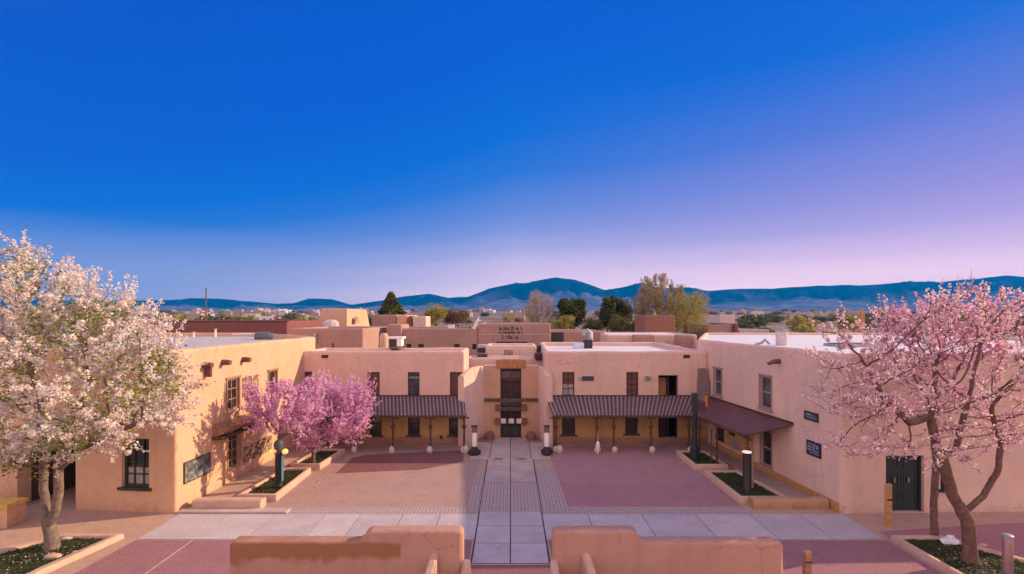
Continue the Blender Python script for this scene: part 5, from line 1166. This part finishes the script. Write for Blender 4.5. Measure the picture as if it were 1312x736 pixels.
rs_ = np.random.RandomState(99); _c = []
for (x, y, sx, sy, n, z) in ((-16.3, 18.0, 2.2, 1.6, 240, .125), (15.7, 17.2, 1.6, 1.6, 200, .125), (-9.9, 26.2, .5, 1.6, 60, .016)):
    p_ = np.stack([x+rs_.randn(n)*sx*.5, y+rs_.randn(n)*sy*.5, np.full(n, z)], 1)
    if z < .1 and x > -12: p_ = p_[(p_[:, 0] > -10.6) & (p_[:, 0] < 14.3)]
    if z > .1: p_ = p_[(np.abs(p_[:, 0]-x) < 1.2) & (p_[:, 1] < 18.7)]
    elif x < -12: p_ = p_[(p_[:, 0] > -14.5)]
    p_[:, 2] += rs_.rand(len(p_))*.012; _c.append(p_)
_c = np.concatenate(_c); _n = rs_.randn(len(_c), 3)*.3; _n[:, 2] = 1
o = quads_mesh('fallen_petals', _c, _n, rs_.uniform(.018, .035, len(_c)), rs_.rand(len(_c)), PET_P, sides=5); o['kind'] = 'stuff'; o['label'] = 'pale fallen petals scattered under the blossom trees'
# ---- trees beyond the roofs
FOL = {k: petals('foliage_'+k, c, .3) for k, c in {
    'dark': [(.025, .038, .012), (.065, .075, .016), (.14, .14, .028), (.22, .20, .045)], 'gold': [(.17, .14, .03), (.32, .28, .06), (.46, .40, .10), (.50, .42, .16)],
    'olive': [(.06, .06, .02), (.12, .12, .035), (.20, .17, .06), (.26, .20, .08)], 'russet': [(.14, .07, .04), (.22, .12, .06), (.28, .18, .08), (.22, .2, .06)]}.items()}
def leafy(rs, n, blobs, flake):
    """leaf facets spread through lumpy volumes; returns centres, normals"""
    C_ = []; Nn = []
    for (c, rad, w) in blobs:
        k = int(n*w); v_ = rs.randn(k, 3); v_ /= np.linalg.norm(v_, axis=1, keepdims=True); lump = 1+.16*np.sin(v_[:, 0]*5+c[0])*np.sin(v_[:, 2]*6+c[1])+.1*rs.randn(k)
        C_.append(np.array(c)+v_*np.array(rad)*(rs.rand(k)**.35*lump)[:, None]); Nn.append(v_+rs.randn(k, 3)*.7)
    return np.concatenate(C_), np.concatenate(Nn)
def bg_tree(label, px0, px1, ytop, D, kind, seed, n=5000, fl=(.12, .28), shape='round', yb=None, name='evergreen_tree', trunk_h=None, barem=None, group=None):
    rs = np.random.RandomState(seed); x0, x1 = (px0-CX)/K*D, (px1-CX)/K*D; cx = (x0+x1)/2; w = (x1-x0)/2; zt = P(0, ytop, D).z; zb = (P(0, yb, D).z if yb else zt*.2); h = zt-zb
    rt = root(name, (cx, D, 0), label, 'tree', group); blobs = []
    if shape == 'cone':
        for k in range(7): t = k/6; blobs.append(((cx, D, zb+h*(.15+.75*t)), (w*(1-t*.75), w*(1-t*.75), h*.17), (1-t*.6)))
    else:
        blobs.append(((cx, D, zb+h*.5), (w*.8, w*.8, h*.46), 1.6))
        for k in range(9): a = k*2.4+seed; blobs.append(((cx+math.cos(a)*w*.55, D+math.sin(a)*w*.5, zb+h*(.25+.55*rs.rand())), (w*.42, w*.42, h*.22), .5))
    tot = sum(b[2] for b in blobs); blobs = [(a, b, c/tot) for a, b, c in blobs]
    C_, Nn = leafy(rs, n, blobs, fl); C_[:, 2] = np.maximum(C_[:, 2], .3)
    clump = np.sin(C_[:, 0]*2.2/fl[1]*.2+seed)*np.sin(C_[:, 2]*2.5/fl[1]*.2)
    quads_mesh('crown', C_, Nn, rs.uniform(fl[0], fl[1], len(C_)), .45+.25*clump+rs.randn(len(C_))*.2, FOL[kind], rt, sides=4, aspect=.7)
    mb = MB(); mb.tube([(cx, D, -.1), (cx+.05*w, D, zb), (cx, D, zb+h*.55)], [w*.10+.08, w*.07+.05, .03], 8)
    for k in range(5): a = k*1.3; mb.tube([(cx, D, zb+h*.1*k), (cx+math.cos(a)*w*.5, D+math.sin(a)*w*.5, zb+h*(.15*k+.2))], [w*.04+.02, .02], 5)
    mb.build('trunk', BARK_B, rt); return rt
bg_tree('dark pointed evergreen behind the low grey mauve block', 481, 521, 377, 88, 'dark', 1, 9000, (.12, .26), 'cone', 412)
bg_tree('golden green shrubby tree right of the low roofs', 541, 574, 387, 92, 'gold', 2, 5000, (.07, .16), yb=418, name='leafy_tree')
bg_tree('russet tinted bush tree merging with the golden one', 566, 604, 395, 96, 'russet', 3, 5000, (.07, .16), yb=418, name='leafy_tree')
bg_tree('round dark evergreen left of centre behind the small mauve building', 712, 752, 383, 86, 'dark', 4, 9000, (.12, .26), yb=424)
bg_tree('yellow green shrub below the round dark evergreen', 706, 738, 403, 80, 'gold', 5, 4000, (.06, .15), yb=430, name='leafy_tree')
bg_tree('tall narrow dark evergreen near the big willow', 767, 789, 377, 90, 'dark', 6, 7000, (.12, .25), yb=424)
bg_tree('ragged dark evergreen crown joined to the tall narrow one', 781, 812, 381, 94, 'dark', 7, 7000, (.12, .25), yb=424)
bg_tree('olive shrub below the tall dark evergreens', 776, 812, 402, 78, 'olive', 8, 4000, (.06, .14), yb=436, name='leafy_tree')
bg_tree('olive bush between the two groups of evergreens', 744, 775, 404, 84, 'olive', 9, 3000, (.07, .15), yb=430, name='leafy_tree')
def bare(label, px0, px1, ytop, D, seed, tone, pm=None, n=330, per=1, size=(.03, .06), yb=420, spurs=.5, rmax=.3, col=None):
    rs = np.random.RandomState(seed); x0, x1 = (px0-CX)/K*D, (px1-CX)/K*D; cx = (x0+x1)/2; w = (x1-x0)/2; zt = P(0, ytop, D).z; zb = 1.5; h = zt-zb
    A = np.concatenate([ellip(rs, n, (cx, D, zb+h*.55), (w*.9, w*.8, h*.45), .3)]+[ellip(rs, n//6, (cx+math.cos(k*2.1)*w*.6, D+math.sin(k*2.1)*w*.4, zb+h*(.55+.07*k)), (w*.32, w*.3, h*.16)) for k in range(5)])
    return tree(label, 'willow_tree' if pm else 'bare_tree', (cx, D, 0), [(None, [(cx, D, 0), (cx+.1, D, 1.5), (cx, D, zb+h*.18)])], A, tone, pm, seed, rmax, tip=.022, thr=.06, spurs=spurs, spur_len=(.5, 1.3), per=per, rad=.3, size=size, step=w*.09, infl=w*.9, kill=w*.14, up=.35, upb=1.4, iters=90, sides=4)
TWIG = plain('pale_twigs', (.42, .33, .30), .95, .2); TWIG_D = plain('dark_twigs', (.12, .09, .08), .95, .2)
bare('pale bare tree left of the round evergreen', 668, 712, 377, 84, 31, TWIG, petals('twig_buds', [(.34, .26, .23), (.46, .36, .31), (.52, .42, .35)], .2), 420, 8, (.03, .06), spurs=1.0)
bare('big half bare yellow willow behind the brown square block', 809, 880, 357, 86, 37, TWIG, petals('willow_buds', [(.26, .20, .12), (.40, .32, .15), (.50, .42, .18)], .3), 800, 12, (.04, .08), spurs=1.2)
bg_tree('bright yellow green willow crown right of the big bare one', 846, 911, 372, 82, 'gold', 12, 11000, (.05, .12), yb=434, name='willow_tree')
bg_tree('grey green low shrub left of the brown square block', 806, 830, 409, 76, 'olive', 13, 3000, (.06, .13), yb=434, name='leafy_tree')
bg_tree('yellow bush left of the orange obelisk', 1074, 1090, 403, 95, 'gold', 14, 2500, (.08, .16), yb=424, name='leafy_tree')
bg_tree('yellow bush just left of the obelisk', 1086, 1101, 404, 92, 'gold', 15, 2500, (.08, .16), yb=424, name='leafy_tree')

# ------------------------------------------------------------------ far town
rg = random.Random(77)
def proto_tree(kind, seed, w, h):
    rs = np.random.RandomState(seed); blobs = [((0, 0, h*.55), (w, w, h*.42), .5)]+[((math.cos(k*2.)*w*.5, math.sin(k*2.)*w*.5, h*(.4+.1*k)), (w*.5, w*.5, h*.22), .125) for k in range(4)]
    C_, Nn = leafy(rs, 500, blobs, 1); C_[:, 2] = np.maximum(C_[:, 2], .2)
    return quads_mesh('far_tree', C_, Nn, rs.uniform(.3, .65, len(C_)), rs.rand(len(C_))*.8+.1, FOL[kind], sides=4)
KINDS_T = [('gold', 'far yellow green tree on the plain between distant houses'), ('dark', 'far dark evergreen on the plain between distant houses'), ('olive', 'far olive tree on the plain between distant houses'), ('russet', 'far russet leafed tree on the plain between distant houses')]
used = {}
for i in range(290):
    kd, lab = KINDS_T[[0, 1, 2, 0, 2, 3, 2][i % 7]]; D = rg.uniform(230, 1050); px = rg.uniform(-60, 1370)
    if i >= 190: D = rg.uniform(150, 420); px = rg.uniform(905, 1370) if i % 4 else rg.uniform(150, 500)
    if kd not in used: o = used[kd] = proto_tree(kd, len(used)+40, 4.2, 7)
    else: o = used[kd].copy(); COL.objects.link(o)
    s = rg.uniform(.6, 1.15); o.location = ((px-CX)/K*D, D, gz(D)-.1); o.rotation_euler = (0, 0, rg.uniform(0, 6)); o.scale = (s*rg.uniform(1, 1.6), s*1.2, s*rg.uniform(.8, 1.1)); tag(o, lab, 'tree', 'far '+kd+' trees on the plain')
def proto_house(k):
    F = None; mb = MB(); w, d, h = [(7, 6, 3.4), (11, 7, 3.8), (6, 6, 5.6), (15, 8, 3.6), (9, 7, 4.6)][k]
    mats = [plain('far_cream', (.50, .42, .39), .9, .08), A_MAUVE, plain('far_tan', (.42, .32, .27), .9, .08), plain('far_white', (.60, .57, .58), .9, .05), plain('far_rose', (.40, .29, .27), .9, .08)][k]
    mb.box((-w/2, -d/2, -.1), (w/2, d/2, h), .15); mb.box((-w/2+.4, -d/2+.8, h-.3), (w*.1, d/2-.4, h+1.3), .15)
    fs0 = len(mb.f); n = 3 if w < 10 else 5
    for i in range(n): x = -w/2+w*(i+.5)/n; mb.box((x-.45, -d/2-.05, 1.1), (x+.45, -d/2-.002, 2.5))
    mb.box((w/2-.05, -.6, 0), (w/2+.03, .6, 2.2))
    return link_mesh('far_house', mb.v, mb.f, None, mats=[mats, PANE], fm=[0 if i < fs0 else 1 for i in range(len(mb.f))])
LBH = ['small far cream flat roofed house on the plain', 'wide far mauve flat roofed house on the plain', 'two storey far tan house on the plain', 'long far white flat roofed shed on the plain', 'far rose adobe house on the plain']
hs = {}
for i in range(130):
    k = i % 5; D = rg.uniform(330, 1000)
    px = rg.uniform(170, 480) if i % 5 in (0, 1, 3) and i % 2 else rg.uniform(-40, 1360)
    if k not in hs: o = hs[k] = proto_house(k)
    else: o = hs[k].copy(); COL.objects.link(o)
    o.location = ((px-CX)/K*D, D, gz(D)); o.rotation_euler = (0, 0, rg.uniform(-.5, .5)); s = rg.uniform(.9, 1.4); o.scale = (s, s, s); tag(o, LBH[k], 'house', LBH[k].replace('house', 'houses').replace('shed', 'sheds'))

# ------------------------------------------------------------------ mountains
RIDGE = [(-700, 386), (-300, 380), (0, 383), (100, 386), (170, 385), (215, 385), (245, 382.5), (300, 385), (355, 390), (375, 389), (395, 383), (425, 383), (450, 390), (490, 385), (520, 380), (550, 377), (575, 382), (600, 381), (628, 370), (650, 365),
         (675, 363), (690, 359), (712, 355), (735, 358), (755, 364), (775, 371), (800, 368), (822, 363), (850, 370), (880, 369), (905, 373), (950, 371), (1000, 369), (1050, 366), (1100, 366), (1150, 363), (1180, 361), (1200, 363), (1250, 357), (1290, 353), (1330, 356), (1600, 345), (2000, 360)]
def terrain():
    nx, ny = 1200, 96; px = np.linspace(-650, 1950, nx); Ds = np.linspace(1500, 4400, ny); rs = np.random.RandomState(5)
    rx = np.interp(px, [p[0] for p in RIDGE], [p[1] for p in RIDGE])
    def fbm(u, v_, s):
        o = 0
        for k in range(6): f = 2**k; a = rs.rand(4)*6.28; o = o+(np.sin(u*f*s+a[0]+1.7*np.sin(v_*f*s*.7+a[1]))*np.cos(v_*f*s*1.3+a[2]))/f
        return o
    V = []; PX, DD = np.meshgrid(px, Ds); U = (PX-CX)/100; VV = DD/260
    nz = fbm(U, VV, 2.2); rdg = np.zeros_like(U)
    for k in range(7): f = 2**k; a = rs.rand(3)*6.28; rdg += (1-2*np.abs(np.sin(U*f*2.3+a[0]+.9*np.sin(VV*f*.6+a[1])+.5*np.sin(U*f*3.7))))/f**.9*np.cos(VV*f*.35+a[2])
    nz = nz*.5+rdg*.8; Hr = (CY-rx)[None, :]/K*3000
    Hr = Hr+np.interp(px, px, np.random.RandomState(2).randn(nx).cumsum()*0)[None, :]
    t = DD/3000; prof = np.interp(DD, [1500, 1900, 2300, 2550, 2800, 3000, 3300, 4400], [0, .06, .20, .42, .78, 1.0, .75, .1])
    fade = np.clip((DD-1550)/500, 0, 1)
    H = Hr*prof*(1+.34*nz*(1-np.abs(prof-.45)*1.2))+fade*nz*5*np.sin(np.pi*np.clip(prof, 0, 1)); 
    top = DD == Ds[np.argmin(abs(Ds-3000))]
    H = np.where(top, Hr+8.5+4.2*nz, H); H = np.where(top, H, H+24*np.clip(1-prof, 0, 1)); H[0] = 20; H[-1] = 20
    X = (PX-CX)/K*DD; V = np.stack([X, DD, H], 2).reshape(-1, 3)
    idx = np.arange(nx*ny).reshape(ny, nx); f = np.stack([idx[:-1, :-1], idx[:-1, 1:], idx[1:, 1:], idx[1:, :-1]], 2).reshape(-1, 4)
    m, tt, b = new_mat('mountain_forest'); g = N(tt, 'ShaderNodeNewGeometry'); sp = N(tt, 'ShaderNodeSeparateXYZ'); tt.links.new(g.outputs['Position'], sp.inputs[0])
    n1 = noise(tt, .012, 6, .6, vec=g.outputs['Position']); n2 = noise(tt, .003, 4, .6, vec=g.outputs['Position'])
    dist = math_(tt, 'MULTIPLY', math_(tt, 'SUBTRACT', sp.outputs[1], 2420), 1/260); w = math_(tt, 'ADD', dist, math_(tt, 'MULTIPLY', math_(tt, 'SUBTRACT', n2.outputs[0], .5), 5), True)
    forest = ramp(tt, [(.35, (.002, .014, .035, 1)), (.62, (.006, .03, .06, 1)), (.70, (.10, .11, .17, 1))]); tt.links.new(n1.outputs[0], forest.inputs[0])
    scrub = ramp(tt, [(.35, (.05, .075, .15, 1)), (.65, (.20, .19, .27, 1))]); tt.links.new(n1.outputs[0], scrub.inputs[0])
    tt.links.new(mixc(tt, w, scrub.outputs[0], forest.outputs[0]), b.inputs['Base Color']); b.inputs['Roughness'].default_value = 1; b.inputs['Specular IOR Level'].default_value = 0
    me = bpy.data.meshes.new('mountains'); me.from_pydata(V.tolist(), [], f.tolist()); me.materials.append(m); me.polygons.foreach_set('use_smooth', [True]*len(me.polygons))
    o = bpy.data.objects.new('mountains', me); COL.objects.link(o); o['kind'] = 'structure'
terrain()
# ------------------------------------------------------------------ air
mb = MB(); mb.box((-9600, -400, -3), (9600, 4450, 300)); hz = link_mesh('haze', mb.v, mb.f, None, mats=[bpy.data.materials.new('air')]); hz['kind'] = 'stuff'
hm = hz.data.materials[0]; hm.use_nodes = True; hm.node_tree.nodes.clear(); vp = N(hm.node_tree, 'ShaderNodeVolumePrincipled'); ho = N(hm.node_tree, 'ShaderNodeOutputMaterial'); hm.node_tree.links.new(vp.outputs[0], ho.inputs['Volume'])
vp.inputs['Color'].default_value = (.0, .34, 1.0, 1); vp.inputs['Density'].default_value = .00019; vp.inputs['Anisotropy'].default_value = .0
